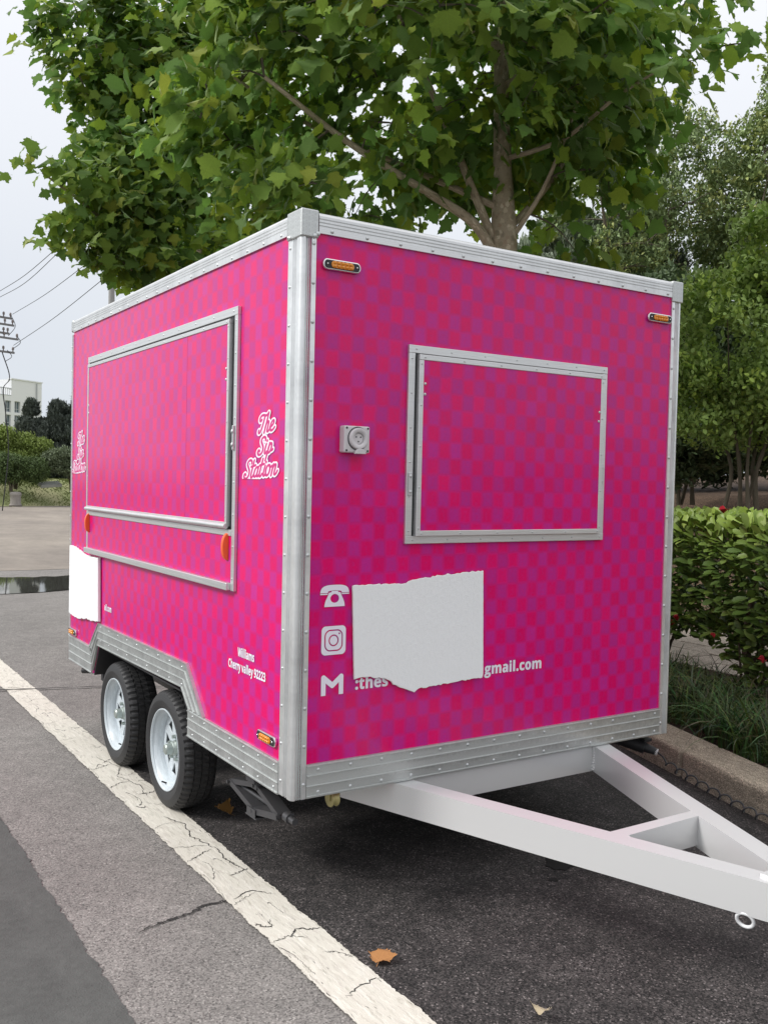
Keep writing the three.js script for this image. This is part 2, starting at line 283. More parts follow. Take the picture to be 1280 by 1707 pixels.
// ------------------------------------------------------------------ kerb, verge, pavement
{
  M.kerb = std(lin(0.55, 0.49, 0.4), 0.9, 0, { map: metres(stoneTex, 1.7), vertexColors: true, bumpMap: metres(smudge, 0.25), bumpScale: 0.012 }); M.kerb.color.multiplyScalar(2.1);
  const kerb = new THREE.Group(); kerb.name = 'kerb'; kerb.userData.kind = 'structure'; scene.add(kerb);
  const line = [[-12.8, 0], [-1.35, 0], [1.4, 0], [8, 0]].map(([z]) => V(kerbX(z), 0, z));
  for (let s = 0; s < line.length - 1; s++) {
    const a = line[s], b = line[s + 1], L = a.distanceTo(b), n = Math.max(1, Math.round(L / 0.95));
    for (let i = 0; i < n; i++) {
      const len = L / n - 0.008, g = new RoundedBoxGeometry(0.27, 0.34, len, 3, 0.03), p = g.attributes.position, col = [];
      for (let q = 0; q < p.count; q++) { const e = fbm(p.getX(q) * 8 + i * 3, p.getZ(q) * 6 + s * 9, p.getY(q) * 8); p.setX(q, p.getX(q) + e * 0.012); p.setY(q, p.getY(q) + e * 0.012); const c = 0.95 + rr(-0.06, 0.06) + e; col.push(c, c * 0.97, c * 0.93); }
      g.setAttribute('color', new THREE.Float32BufferAttribute(col, 3));
      const m = part('kerb_stone', g, M.kerb, kerb), t = (i + 0.5) / n; m.position.set(a.x + (b.x - a.x) * t + 0.135, -0.01 + rr(-0.004, 0.004), a.z + (b.z - a.z) * t); m.rotation.y = Math.atan2(b.x - a.x, b.z - a.z);
    }
  }
  // pavement of long slabs behind the hedge
  const pave = new THREE.Group(); pave.name = 'pavement'; pave.userData.kind = 'structure'; scene.add(pave);
  const mats = [0, 1, 2].map((i) => { const m = std(lin(0.36 + 0.05 * i, 0.31 + 0.045 * i, 0.26 + 0.04 * i), 0.9, 0, { map: metres(stoneTex, 1.1) }); m.color.multiplyScalar(2.1); return m; });
  const slab = new RoundedBoxGeometry(0.285, 0.06, 0.585, 1, 0.01);
  for (let r = 0; r < 6; r++) for (let c = 0; c < 12; c++) {
    const z = -5.4 + c * 0.6 + (r % 2) * 0.3, m = part('slab', slab, mats[Math.floor(rnd() * 3)], pave);
    m.position.set(kerbX(z) + 2.0 + r * 0.295, 0.125 + rr(-0.006, 0.006), z); m.rotation.y = z > -1.35 ? -0.29 : 0; m.rotation.z = rr(-0.01, 0.01);
  }
}
// ------------------------------------------------------------------ the trailer
const W = 2, L = 3.061, YB = 0.448, YT = 2.562;
const trailer = thing('food_trailer', 'closed pink checked food trailer with silver trim, twin axle wheels and open drawbar', 'food trailer', [0, 0, 0]);
{
  const each = (name, list, mat, parent) => list.forEach((g) => part(name, g, mat, parent));
  const T = trailer, cutout = [[-1.0, 0.452], [-1.0, 0.548], [-1.092, 0.649], [-2.421, 0.63], [-2.52, 0.47], [-2.52, 0.452]];
  const sidePts = [[-0.03, 0.452], ...cutout, [-L + 0.03, 0.452], [-L + 0.03, 2.545], [-0.03, 2.545]];
  part('side_panel', plateZY(sidePts, 0.008, 0.03), M.wrap, T);
  part('side_panel', plateZY(sidePts, W - 0.03, W - 0.008), M.wrap, T);
  part('front_panel', plateXY([[0.031, 0.452], [W - 0.031, 0.452], [W - 0.031, 2.545], [0.031, 2.545]], -0.03, -0.008), M.wrap, T);
  part('rear_panel', plateXY([[0.031, 0.452], [W - 0.031, 0.452], [W - 0.031, 2.545], [0.031, 2.545]], -L + 0.008, -L + 0.03), M.wrap, T);
  part('roof', box(0.03, W - 0.03, 2.52, 2.553, -L + 0.03, -0.03), M.white, T);
  part('floor', plateXZ([[0.031, -0.031], [W - 0.031, -0.031], [W - 0.031, -0.99], [1.7, -0.99], [1.7, -2.53], [W - 0.031, -2.53], [W - 0.031, -L + 0.031], [0.031, -L + 0.031], [0.031, -2.53], [0.3, -2.53], [0.3, -0.99], [0.031, -0.99]], 0.452, 0.49), M.wood, T);
  each('wheel_well', [box(0.301, 0.31, 0.452, 0.668, -2.53, -0.99), box(1.69, 1.699, 0.452, 0.668, -2.53, -0.99)], M.black, T);
  // corner posts: ribbed extrusions
  const sec = (fx, fz) => {            // near-left corner section, x to the right, z towards the viewer, flange lengths fx along the front and fz along the side
    const p = [[0.012, -fz], [0.002, -fz]], c = 0.016;
    const rib = (z) => p.push([0.002, z - 0.008], [0.0075, z - 0.005], [0.0075, z + 0.003], [0.002, z + 0.006]);
    rib(-fz * 0.58); rib(-fz * 0.43);
    for (let i = 0; i <= 6; i++) { const a = i / 6 * Math.PI / 2; p.push([0.001 + c - c * Math.cos(a), -c + c * Math.sin(a) - 0.001]); }
    const rb = (x) => p.push([x - 0.004, -0.002], [x - 0.002, -0.008], [x + 0.002, -0.008], [x + 0.004, -0.002]);
    rb(fx * 0.36); rb(fx * 0.5); rb(fx * 0.64);
    p.push([fx, -0.002], [fx, -0.012], [0.012, -0.012]);
    return p;
  };
  const s0 = sec(0.061, 0.105), mx = (p) => p.map(([x, z]) => [W - x, z]).reverse(), mz = (p) => p.map(([x, z]) => [x, -L - z]).reverse();
  for (const p of [s0, mx(sec(0.066, 0.09)), mz(sec(0.06, 0.035)), mz(mx(sec(0.06, 0.06)))]) part('corner_post', plateXZ(p, 0.447, 2.475), M.aluV, T);
  // corner caps
  part('corner_cap', box(-0.003, 0.068, 2.468, 2.568, -0.112, 0.003, 0.006), M.aluDirty, T);
  part('corner_cap', box(W - 0.068, W + 0.003, 2.468, 2.566, -0.1, 0.003, 0.006), M.aluDirty, T);
  part('corner_cap', box(-0.003, 0.068, 2.49, 2.566, -L - 0.003, -L + 0.04, 0.012), M.aluDirty, T);
  part('corner_cap', box(W - 0.068, W + 0.003, 2.47, 2.566, -L - 0.003, -L + 0.1, 0.012), M.aluDirty, T);
  // top rails: profile (depth outward, y)
  const top = [[-0.05, 2.545], [-0.008, 2.4885], [0.0005, 2.4885], [0.0005, 2.513], [-0.0025, 2.515], [0.0005, 2.517], [0.0005, 2.525], [-0.0025, 2.527], [0.0005, 2.529], [0.0005, 2.537], [-0.0025, 2.539], [0.0005, 2.541], [0.0005, 2.55], [-0.003, 2.558], [-0.012, 2.5625], [-0.05, 2.5625]];
  const prof = (pts, len) => new THREE.ExtrudeGeometry(polyShape(pts), { depth: len, bevelEnabled: false });   // along +z, depth axis = x
  const frontRail = (pts, x0, x1) => prof(pts, x1 - x0).rotateY(Math.PI / 2).scale(1, 1, 1).applyMatrix4(new THREE.Matrix4().makeScale(1, 1, -1)).translate(x0, 0, 0);
  const fix = (g) => { const p = g.attributes.position, n = p.count; for (let i = 0; i < n; i += 3) for (let c = 0; c < 3; c++) { const a = p.getComponent(i + 1, c); p.setComponent(i + 1, c, p.getComponent(i + 2, c)); p.setComponent(i + 2, c, a); } g.computeVertexNormals(); return g; };
  const sideRail = (pts, z0, z1) => prof(pts.map(([d, y]) => [-d, y]).reverse(), z1 - z0).translate(0, 0, z0);
  part('top_rail', fix(frontRail(top, 0.07, W - 0.07)), M.alu, T);
  part('top_rail', sideRail(top, -L + 0.042, -0.114), M.alu, T);
  part('top_rail', sideRail(top, -L + 0.042, -0.114).scale(-1, 1, 1).translate(W, 0, 0), M.alu, T);
  part('top_rail', fix(frontRail(top, 0.07, W - 0.07)).scale(1, 1, -1).translate(0, 0, -L), M.alu, T);
  // bottom rails: three bands parted by raised ridges
  const bot = (y0, y1) => { const p = [[-0.008, y0], [0.001, y0]], h = y1 - y0; for (const t of [0.02, 0.34, 0.67, 0.98]) { const y = y0 + h * t; p.push([0.001, y - 0.003], [0.006, y - 0.0015], [0.006, y + 0.0015], [0.001, y + 0.003]); } p[1] = [0.001, y0 - 0.004]; p[0] = [-0.008, y0 - 0.004]; p.push([0.001, y1 + 0.004], [-0.008, y1 + 0.004]); return p; };
  part('bottom_rail', fix(frontRail(bot(0.452, 0.568), 0.062, W - 0.067)), M.aluDirty, T);
  part('bottom_rail', sideRail(bot(0.446, 0.563), -1.012, -0.106), M.aluDirty, T);
  part('bottom_rail', sideRail(bot(0.452, 0.6), -L + 0.036, -2.535), M.aluDirty, T);
  part('bottom_rail', sideRail(bot(0.446, 0.563), -L + 0.062, -0.092).scale(-1, 1, 1).translate(W, 0, 0), M.aluDirty, T);
  // wheel arch trim
  const out = [[-0.825, 0.569], [-1.03, 0.769], [-2.404, 0.762], [-2.58, 0.604]], inn = [[-1.0, 0.569], [-1.092, 0.649], [-2.421, 0.63], [-2.515, 0.47]];
  const at = (t) => out.map((o, i) => [o[0] + (inn[i][0] - o[0]) * t, o[1] + (inn[i][1] - o[1]) * t]);
  const band = (a, b, x0, x1) => plateZY([...at(a), ...at(b).reverse()], x0, x1);
  const arch = [band(0, 1, -0.001, 0.008)]; for (const t of [0.02, 0.35, 0.67, 0.97]) arch.push(band(t - 0.017, t + 0.017, -0.006, -0.0005));
  part('wheel_arch_trim', arch, M.aluDirty, T);
  part('mudguard', [box(0.009, 0.3, 0.622, 0.63, -2.41, -1.1), rodPlate([-1.104, 0.632], [-1.012, 0.5]), rodPlate([-2.412, 0.624], [-2.51, 0.446])], M.black, T);
  function rodPlate(a, b) { const dx = b[0] - a[0], dy = b[1] - a[1], l = Math.hypot(dx, dy), nx = -dy / l * 0.004, ny = dx / l * 0.004; return plateZY([[a[0] - nx, a[1] - ny], [b[0] - nx, b[1] - ny], [b[0] + nx, b[1] + ny], [a[0] + nx, a[1] + ny]], 0.009, 0.3); }
  // rivets
  const dome = new THREE.SphereGeometry(0.0075, 10, 5, 0, Math.PI * 2, 0, Math.PI / 2).scale(1, 0.6, 1);
  const onFront = (x, y, z = 0, s = 1) => dome.clone().scale(s, s, s).rotateX(Math.PI / 2).translate(x, y, z);
  const onSide = (z, y, x = 0, s = 0.8) => dome.clone().scale(s, s, s).rotateZ(Math.PI / 2).translate(x, y, z);
  const row = (name, list) => stuffPart(name, list, M.rivet, T);
  const seq = (a, b, n) => Array.from({ length: n }, (_, i) => a + (b - a) * i / (n - 1));
  row('rivet_row', seq(0.123, 1.9, 13).map((x) => onFront(x, 2.501, 0.0005)));
  row('rivet_row', seq(-2.98, -0.16, 20).map((z) => onSide(z, 2.5, -0.0005)));
  row('rivet_row', seq(0.5, 2.45, 15).map((y) => onFront(0.051, y, -0.002)));
  row('rivet_row', seq(0.5, 2.44, 15).map((y) => onSide(-0.09, y, 0.002)));
  row('rivet_row', seq(0.5, 2.44, 15).map((y) => onFront(W - 0.056, y, -0.002)));
  row('rivet_row', seq(0.6, 2.4, 13).map((y) => onSide(-L + 0.012, y, 0.002, 0.8)));
  row('rivet_row', seq(0.11, 1.9, 14).flatMap((x) => [onFront(x, 0.55, 0.001), onFront(x, 0.467, 0.001)]));
  row('rivet_row', seq(-0.95, -0.14, 7).flatMap((z) => [onSide(z, 0.545, -0.001), onSide(z, 0.463, -0.001)]));
  row('rivet_row', seq(-2.36, -1.09, 9).flatMap((z) => [onSide(z, 0.743, -0.001), onSide(z, 0.664, -0.001)]));
  row('rivet_row', [onFront(0.064, 2.484, 0.003, 1.2), onFront(0.052, 2.476, 0.003, 1.2), onSide(-0.1, 2.48, -0.003), onSide(-0.085, 2.476, -0.003, 1.2)]);

  // ---- front hatch
  const fr = (x0, x1, y0, y1, w, z0, z1, n = 0.002) => [box(x0, x1, y1 - w, y1, z0, z1, n), box(x0, x1, y0, y0 + w, z0, z1, n), box(x0, x0 + w, y0 + w, y1 - w, z0, z1 - 0.001, n), box(x1 - w, x1, y0 + w, y1 - w, z0, z1 - 0.001, n)];
  const hatch = new THREE.Group(); hatch.name = 'front_hatch'; T.add(hatch);
  part('hatch_frame', fr(0.466, 1.522, 1.37, 2.131, 0.03, -0.008, 0.006), M.alu, hatch);
  part('rubber_seal', fr(0.4965, 1.4915, 1.4005, 2.1005, 0.02, -0.0085, 0.001, 0), M.seal, hatch);
  part('hatch_panel', plateXY([[0.525, 1.42], [1.483, 1.42], [1.483, 2.08], [0.525, 2.08]], -0.004, 0.019), M.wrap, hatch);
  part('edge_trim', fr(0.505, 1.492, 1.4, 2.096, 0.021, -0.003, 0.022), M.alu, hatch);
  stuffPart('rivet_row', [...seq(0.5, 1.5, 7).flatMap((x) => [onFront(x, 2.117, 0.006, 0.6), onFront(x, 1.385, 0.006, 0.6)]), ...seq(1.42, 2.08, 6).flatMap((y) => [onFront(0.481, y, 0.005, 0.6), onFront(1.507, y, 0.005, 0.6)]), ...seq(0.53, 1.47, 6).flatMap((x) => [onFront(x, 2.086, 0.022, 0.6), onFront(x, 1.41, 0.022, 0.6)]), ...seq(1.43, 2.06, 5).flatMap((y) => [onFront(0.516, y, 0.021, 0.6), onFront(1.482, y, 0.021, 0.6)])], M.rivet, hatch);
  for (const [x, y] of [[0.481, 1.6], [1.5, 1.66]]) part('latch', [box(x - 0.008, x + 0.008, y - 0.045, y + 0.045, 0.004, 0.012, 0.003), onFront(x, y + 0.03, 0.012, 0.9), onFront(x, y - 0.03, 0.012, 0.9)], M.rivet, hatch);
  each('stay_bolt', [onFront(0.534, 1.985, 0.019, 0.8), onFront(0.533, 1.945, 0.019, 0.8), onFront(1.465, 1.93, 0.019, 0.8), onFront(1.462, 1.89, 0.019, 0.8)], M.rivet, hatch);
  // ---- serving hatch on the long side
  const fs = (z0, z1, y0, y1, w, x0, x1, n = 0.002) => [box(x0, x1, y1 - w, y1, z0, z1, n), box(x0, x1, y0, y0 + w, z0, z1, n), box(x0 + 0.001, x1, y0 + w, y1 - w, z0, z0 + w, n), box(x0 + 0.001, x1, y0 + w, y1 - w, z1 - w, z1, n)];
  const serving = new THREE.Group(); serving.name = 'serving_hatch'; T.add(serving);
  each('hatch_frame', [box(-0.008, 0.008, 2.262, 2.296, -2.655, -0.521, 0.002), box(-0.007, 0.008, 1.165, 2.262, -2.655, -2.63, 0.002), box(-0.007, 0.008, 1.15, 2.262, -0.551, -0.521, 0.002), box(-0.01, 0.008, 1.372, 1.398, -2.63, -0.552, 0.002), box(-0.026, 0.008, 1.152, 1.182, -2.64, -0.552, 0.003)], M.alu, serving);
  each('rubber_seal', [box(-0.003, 0.0075, 1.398, 2.262, -0.576, -0.552), box(-0.003, 0.0075, 2.25, 2.2615, -2.63, -0.576), box(-0.003, 0.0075, 1.3985, 1.41, -2.63, -0.576)], M.seal, serving);
  for (const [a, b] of [[-2.612, -1.0425], [-1.0405, -0.594]]) part('hatch_panel', plateZY([[a, 1.428], [b, 1.428], [b, 2.232], [a, 2.232]], -0.016, 0.006), M.wrap, serving);
  part('edge_trim', fs(-2.622, -0.577, 1.41, 2.25, 0.018, -0.02, 0.006), M.alu, serving);
  part('lower_tube', rod(V(-0.02, 1.411, -2.622), V(-0.02, 1.411, -0.576), 0.011, 0.011, 12), M.alu, serving);
  for (const [z, y] of [[-0.607, 2.03], [-2.6, 1.99]]) each('stay_bolt', [onSide(z, y + 0.022, -0.016, 0.8), onSide(z, y - 0.022, -0.016, 0.8)], M.rivet, serving);
  part('latch', [box(-0.016, -0.006, 1.72, 1.82, -0.544, -0.53, 0.003), onSide(-0.537, 1.795, -0.016, 1.2), onSide(-0.537, 1.742, -0.016, 1.2)], M.rivet, serving);
  stuffPart('rivet_row', [...seq(-2.6, -0.56, 11).map((z) => onSide(z, 2.279, -0.008, 0.6)), ...seq(1.2, 2.24, 9).map((y) => onSide(-0.536, y, -0.007, 0.6)), ...seq(1.45, 2.22, 7).map((y) => onSide(-0.586, y, -0.02, 0.5)), ...seq(-2.55, -0.6, 9).map((z) => onSide(z, 2.241, -0.02, 0.5))], M.rivet, serving);
  const shelf = new THREE.Group(); shelf.name = 'fold_down_shelf'; T.add(shelf);
  part('shelf_board', plateZY([[-2.628, 1.183], [-0.553, 1.183], [-0.553, 1.371], [-2.628, 1.371]], -0.006, 0.006), M.wrap, shelf);
  for (const z of [-2.6, -0.588]) {
    const sh = new THREE.Shape(); sh.moveTo(0, -0.055); sh.quadraticCurveTo(-0.026, -0.05, -0.026, 0); sh.quadraticCurveTo(-0.026, 0.05, 0, 0.055); sh.lineTo(0, -0.055);
    part('handle', new THREE.ExtrudeGeometry(sh, { depth: 0.016, bevelEnabled: true, bevelSize: 0.002, bevelThickness: 0.002, bevelSegments: 1, steps: 1 }).translate(-0.004, 1.327, z - 0.008), M.orange, shelf);
  }
  // ---- power inlet socket
  const soc = new THREE.Group(); soc.name = 'power_socket'; T.add(soc);
  part('socket_box', box(0.175, 0.284, 1.71, 1.808, -0.01, 0.028, 0.006), M.plastic, soc);
  part('socket_collar', new THREE.LatheGeometry([[0.022, 0], [0.022, 0.012], [0.036, 0.014], [0.039, 0.01], [0.039, 0]].map((p) => new THREE.Vector2(...p)), 28).rotateX(Math.PI / 2).translate(0.232, 1.762, 0.028), M.plastic, soc);
  part('socket_gap', new THREE.TorusGeometry(0.0415, 0.0022, 6, 28).translate(0.232, 1.762, 0.028), M.steel, soc);
  part('socket_face', new THREE.CylinderGeometry(0.0195, 0.0195, 0.006, 20).rotateX(Math.PI / 2).translate(0.231, 1.762, 0.031), M.plastic, soc);
  part('cover_tab', plateXY([[0.215, 1.706], [0.262, 1.706], [0.252, 1.722], [0.232, 1.727], [0.22, 1.72]], 0.03, 0.042, 0.002), M.plastic, soc);
  each('pin_hole', [0, 1, 2].map((i) => new THREE.CylinderGeometry(0.003, 0.003, 0.004, 8).rotateX(Math.PI / 2).translate(0.231 + 0.011 * Math.cos(i * 2.1 + 0.5), 1.762 + 0.011 * Math.sin(i * 2.1 + 0.5), 0.033)), M.black, soc);
  each('screw', [[0.185, 1.8], [0.275, 1.8], [0.185, 1.718], [0.275, 1.718]].map(([x, y]) => new THREE.CylinderGeometry(0.004, 0.004, 0.004, 8).rotateX(Math.PI / 2).translate(x, y, 0.0275)), M.black, soc);
  // ---- marker lights: long chrome housing, amber lens with ten beads
  const oval = (l, h, n = 10) => { const p = []; for (let i = 0; i < n; i++) { const a = -Math.PI / 2 + i / (n - 1) * Math.PI; p.push([l / 2 - h / 2 * 0.8 + Math.cos(a) * h / 2 * 0.8, Math.sin(a) * h / 2]); } return [...p, ...p.map(([x, y]) => [-x, -y])]; };
  const light = (x, y, z, turn, l = 0.158, h = 0.04) => {
    const g = new THREE.Group(); g.name = 'marker_light'; g.position.set(x, y, z); g.rotation.y = turn; T.add(g);
    part('light_housing', plateXY(oval(l, h), 0, 0.014, 0.004), M.chrome, g);
    part('light_base', plateXY(oval(l * 0.93, h * 0.74), 0.0125, 0.016, 0.001), M.black, g);
    const lens = [plateXY(oval(l * 0.6, h * 0.62, 6), 0.0155, 0.019, 0.001)];
    for (let i = 0; i < 5; i++) for (const s of [-1, 1]) lens.push(new THREE.SphereGeometry(l * 0.047, 10, 6, 0, 7, 0, Math.PI / 2).rotateX(Math.PI / 2).translate((i - 2) * l * 0.105, s * h * 0.15, 0.018));
    part('light_lens', lens, M.amber, g);
    each('screw', [-1, 1].map((s) => new THREE.SphereGeometry(0.004, 8, 5).translate(s * l * 0.39, 0, 0.016)), M.chrome, g);
  };
  light(0.165, 2.384, -0.008, 0); light(1.85, 2.383, -0.008, 0);
  light(0.008, 0.63, -0.205, -Math.PI / 2); light(0.008, 0.634, -2.955, -Math.PI / 2);
  // ---- lettering and signs printed on vinyl
  const white = '#ece6f2';
  const decal = (name, tex, w, h, pos, turn) => { const m = part(name, new THREE.PlaneGeometry(w, h), M.decal(tex), T); m.position.set(...pos); m.rotation.y = turn; m.castShadow = false; return m; };
  const bold = (s, W2, H2, size, squeeze, rows) => canvasTex(W2, H2, (x) => { x.fillStyle = white; x.textAlign = 'center'; x.textBaseline = 'middle'; x.font = 'bold ' + size + 'px sans-serif'; rows.forEach((r) => { x.save(); x.translate(r[1], r[2]); x.scale(squeeze, 1); if (r[3]) x.textAlign = r[3]; x.fillText(r[0], 0, 0); x.strokeStyle = white; x.lineWidth = size * 0.035; x.strokeText(r[0], 0, 0); x.restore(); }); });
  decal('address_lettering', bold('', 1024, 300, 104, 0.8, [['Williams', 500, 80], ['Cherry valley 92223', 512, 210]]), 0.46, 0.135, [0.006, 0.879, -0.412], -Math.PI / 2);
  decal('mail_lettering', bold('', 2048, 170, 140, 0.98, [[':thes', 4, 80, 'left'], ['gmail.com', 2044, 80, 'right']]), 0.935, 0.073, [0.7275, 0.846, -0.006], 0);
  decal('mail_lettering', bold('', 512, 128, 100, 0.8, [['ail.com', 256, 64]]), 0.24, 0.06, [0.006, 0.865, -2.25], -Math.PI / 2);
  decal('telephone_icon', canvasTex(256, 192, (x) => {
    x.fillStyle = white; x.beginPath(); x.moveTo(6, 70); x.bezierCurveTo(10, 10, 60, 6, 128, 6); x.bezierCurveTo(196, 6, 246, 10, 250, 70); x.lineTo(250, 86); x.lineTo(188, 86); x.lineTo(184, 60); x.bezierCurveTo(160, 50, 96, 50, 72, 60); x.lineTo(68, 86); x.lineTo(6, 86); x.closePath(); x.fill();
    x.beginPath(); x.moveTo(78, 70); x.lineTo(100, 66); x.lineTo(100, 56); x.lineTo(156, 56); x.lineTo(156, 66); x.lineTo(178, 70); x.bezierCurveTo(186, 110, 212, 130, 214, 186); x.lineTo(42, 186); x.bezierCurveTo(44, 130, 70, 110, 78, 70); x.fill();
    x.globalCompositeOperation = 'destination-out'; x.beginPath(); x.arc(128, 118, 36, 0, 7); x.fill(); x.fillRect(4, 72, 70, 4); x.fillRect(182, 72, 70, 4);
  }), 0.128, 0.086, [0.168, 1.184, -0.0055], 0);
  decal('camera_icon', canvasTex(256, 256, (x) => {
    const rb = (m, r) => { x.beginPath(); x.roundRect(m, m, 256 - 2 * m, 256 - 2 * m, r); };
    x.fillStyle = white; rb(6, 40); x.fill(); x.globalCompositeOperation = 'destination-out'; x.lineWidth = 11; x.strokeStyle = '#000'; rb(42, 52); x.stroke(); x.beginPath(); x.arc(128, 128, 44, 0, 7); x.stroke(); x.beginPath(); x.arc(184, 72, 8, 0, 7); x.fill();
  }), 0.108, 0.112, [0.167, 1.019, -0.0055], 0);
  decal('envelope_icon', canvasTex(256, 208, (x) => {
    x.strokeStyle = white; x.lineWidth = 50; x.lineJoin = 'round'; x.lineCap = 'butt'; x.beginPath(); x.moveTo(32, 204); x.lineTo(32, 40); x.lineTo(128, 116); x.lineTo(224, 40); x.lineTo(224, 204); x.stroke();
  }), 0.1, 0.084, [0.165, 0.857, -0.0055], 0);
  // script logo: strokes of each letter, drawn once broad in white and once narrow in pink
  const logo = canvasTex(768, 768, (x) => {
    const P = [];
    const L2 = (ox, oy, s, list) => list.forEach((c) => P.push(c.map((v, i) => (i % 2 ? oy + v * s : ox + v * s))));
    const T1 = [[8, 26, 6, 8, 24, 2, 40, 8], [40, 8, 56, 14, 66, 10, 72, 0], [46, 12, 40, 40, 34, 66, 22, 88], [22, 88, 14, 98, 4, 92, 8, 80], [8, 26, 10, 36, 18, 36, 22, 28]];
    const hh = [[22, 2, 16, 34, 8, 66, 2, 96], [6, 70, 14, 44, 30, 36, 30, 52], [30, 52, 28, 70, 22, 82, 24, 90], [24, 90, 28, 98, 36, 92, 42, 84]];
    const ee = [[4, 74, 20, 72, 34, 60, 30, 48], [30, 48, 24, 38, 8, 50, 6, 74], [6, 74, 6, 98, 26, 98, 40, 80]];
    const S1 = [[56, 22, 58, 4, 36, -2, 24, 12], [24, 12, 12, 30, 44, 44, 42, 68], [42, 68, 40, 98, 4, 104, 0, 80], [0, 80, 0, 70, 10, 66, 14, 76]];
    const ii = [[14, 44, 10, 60, 4, 76, 6, 88], [6, 88, 10, 98, 18, 92, 22, 84], [18, 26, 18.5, 27, 19, 28, 19, 28]];
    const pp = [[16, 42, 10, 70, 2, 104, -6, 130], [8, 68, 18, 40, 38, 38, 34, 62], [34, 62, 30, 92, 12, 98, 6, 86], [30, 80, 36, 84, 42, 82, 46, 78]];
    const tt = [[22, 8, 16, 40, 6, 70, 6, 86], [6, 86, 10, 100, 20, 92, 26, 82], [2, 38, 12, 36, 24, 36, 36, 34]];
    const aa = [[32, 50, 22, 36, 4, 50, 2, 76], [2, 76, 2, 98, 22, 98, 30, 66], [34, 44, 30, 62, 24, 78, 28, 88], [28, 88, 32, 96, 38, 90, 42, 84]];
    const oo = [[20, 44, 4, 44, 0, 70, 2, 80], [2, 80, 6, 100, 28, 98, 32, 68], [32, 68, 34, 48, 24, 42, 20, 44], [28, 50, 34, 56, 42, 54, 46, 50]];
    const nn = [[12, 44, 8, 62, 4, 80, 2, 96], [6, 70, 14, 46, 32, 38, 30, 54], [30, 54, 28, 70, 22, 80, 24, 90], [24, 90, 30, 100, 40, 90, 46, 78]];
    L2(225, 40, 2.05, T1); L2(330, 40, 2.05, hh); L2(412, 40, 2.05, ee);
    L2(265, 275, 1.95, S1); L2(368, 275, 1.95, ii); L2(418, 275, 1.95, pp);
    L2(70, 492, 2.1, S1); L2(178, 492, 2.1, tt); L2(238, 492, 2.1, aa); L2(322, 492, 2.1, tt); L2(388, 492, 2.1, ii); L2(432, 492, 2.1, oo); L2(526, 492, 2.1, nn);
    x.translate(0, 60); x.transform(1, -0.1, -0.16, 1, 84, 26); x.lineCap = x.lineJoin = 'round';
    const draw = (w, s) => { x.lineWidth = w; x.strokeStyle = s; for (const c of P) { x.beginPath(); x.moveTo(c[0], c[1]); x.bezierCurveTo(c[2], c[3], c[4], c[5], c[6], c[7]); x.stroke(); } };
    draw(60, white); draw(27, '#d81f77'); draw(10, '#c2307f');
  });
  decal('logo_lettering', logo, 0.41, 0.285, [0.0055, 1.748, -0.285], -Math.PI / 2);
  decal('logo_lettering', logo, 0.41, 0.285, [0.0055, 1.757, -2.855], -Math.PI / 2);

  // ---- wheels
  const tyreGeo = (() => {
    const R = 0.2856, pr = [], seg = 156;  // [radius, x, tread row]
    pr.push([0.188, 0.02, 0], [0.198, 0.007, 0], [0.212, 0.0, 0], [0.236, -0.004, 0], [0.256, 0.001, 0], [0.268, 0.006, 0], [0.276, 0.014, 1], [0.2815, 0.024, 1]);
    for (const [x, t] of [[0.046, 2], [0.0465, 9], [0.052, 9], [0.0525, 3], [0.082, 3], [0.0825, 9], [0.088, 9], [0.0885, 3], [0.118, 3], [0.1185, 9], [0.124, 9], [0.1245, 2]]) pr.push([t === 9 ? R - 0.009 : R, x, t]);
    pr.push([0.2815, 0.148, 1], [0.27, 0.164, 0], [0.236, 0.175, 0], [0.2, 0.165, 0], [0.188, 0.15, 0]);
    const pos = [], uv = [], idx = [], n = pr.length;
    for (let i = 0; i <= seg; i++) pr.forEach(([r, x, t], j) => {
      const cut = (t === 1 || t === 2) ? i % 3 === 0 : t === 3 ? (i + Math.round(x * 60)) % 3 === 1 : false;
      let q = r - (cut ? (t === 3 ? 0.005 : 0.008) : 0); const a = i / seg * Math.PI * 2;
      let y = Math.sin(a) * q; if (y < -0.279) y = -0.279;
      pos.push(x, y, Math.cos(a) * q); uv.push(i / seg * 1.8, j * 0.02);
    });
    for (let i = 0; i < seg; i++) for (let j = 0; j < n - 1; j++) { const a = i * n + j, b = a + n; idx.push(a, b, a + 1, a + 1, b, b + 1); }
    const g = new THREE.BufferGeometry(); g.setAttribute('position', new THREE.Float32BufferAttribute(pos, 3)); g.setAttribute('uv', new THREE.Float32BufferAttribute(uv, 2)); g.setIndex(idx);
    return toCreasedNormals(g, 0.35);
  })();
  const lathe = (pts, seg = 48) => new THREE.LatheGeometry(pts.map(([r, x]) => new THREE.Vector2(r, x)), seg).rotateZ(-Math.PI / 2);   // axis along +x
  const rimGeo = toCreasedNormals(lathe([[0.186, 0.012], [0.192, 0.003], [0.1965, 0.003], [0.197, 0.008], [0.188, 0.012], [0.183, 0.02], [0.178, 0.026], [0.172, 0.036], [0.168, 0.055], [0.166, 0.068], [0.17, 0.11], [0.17, 0.15], [0.184, 0.158]], 64), 0.7);
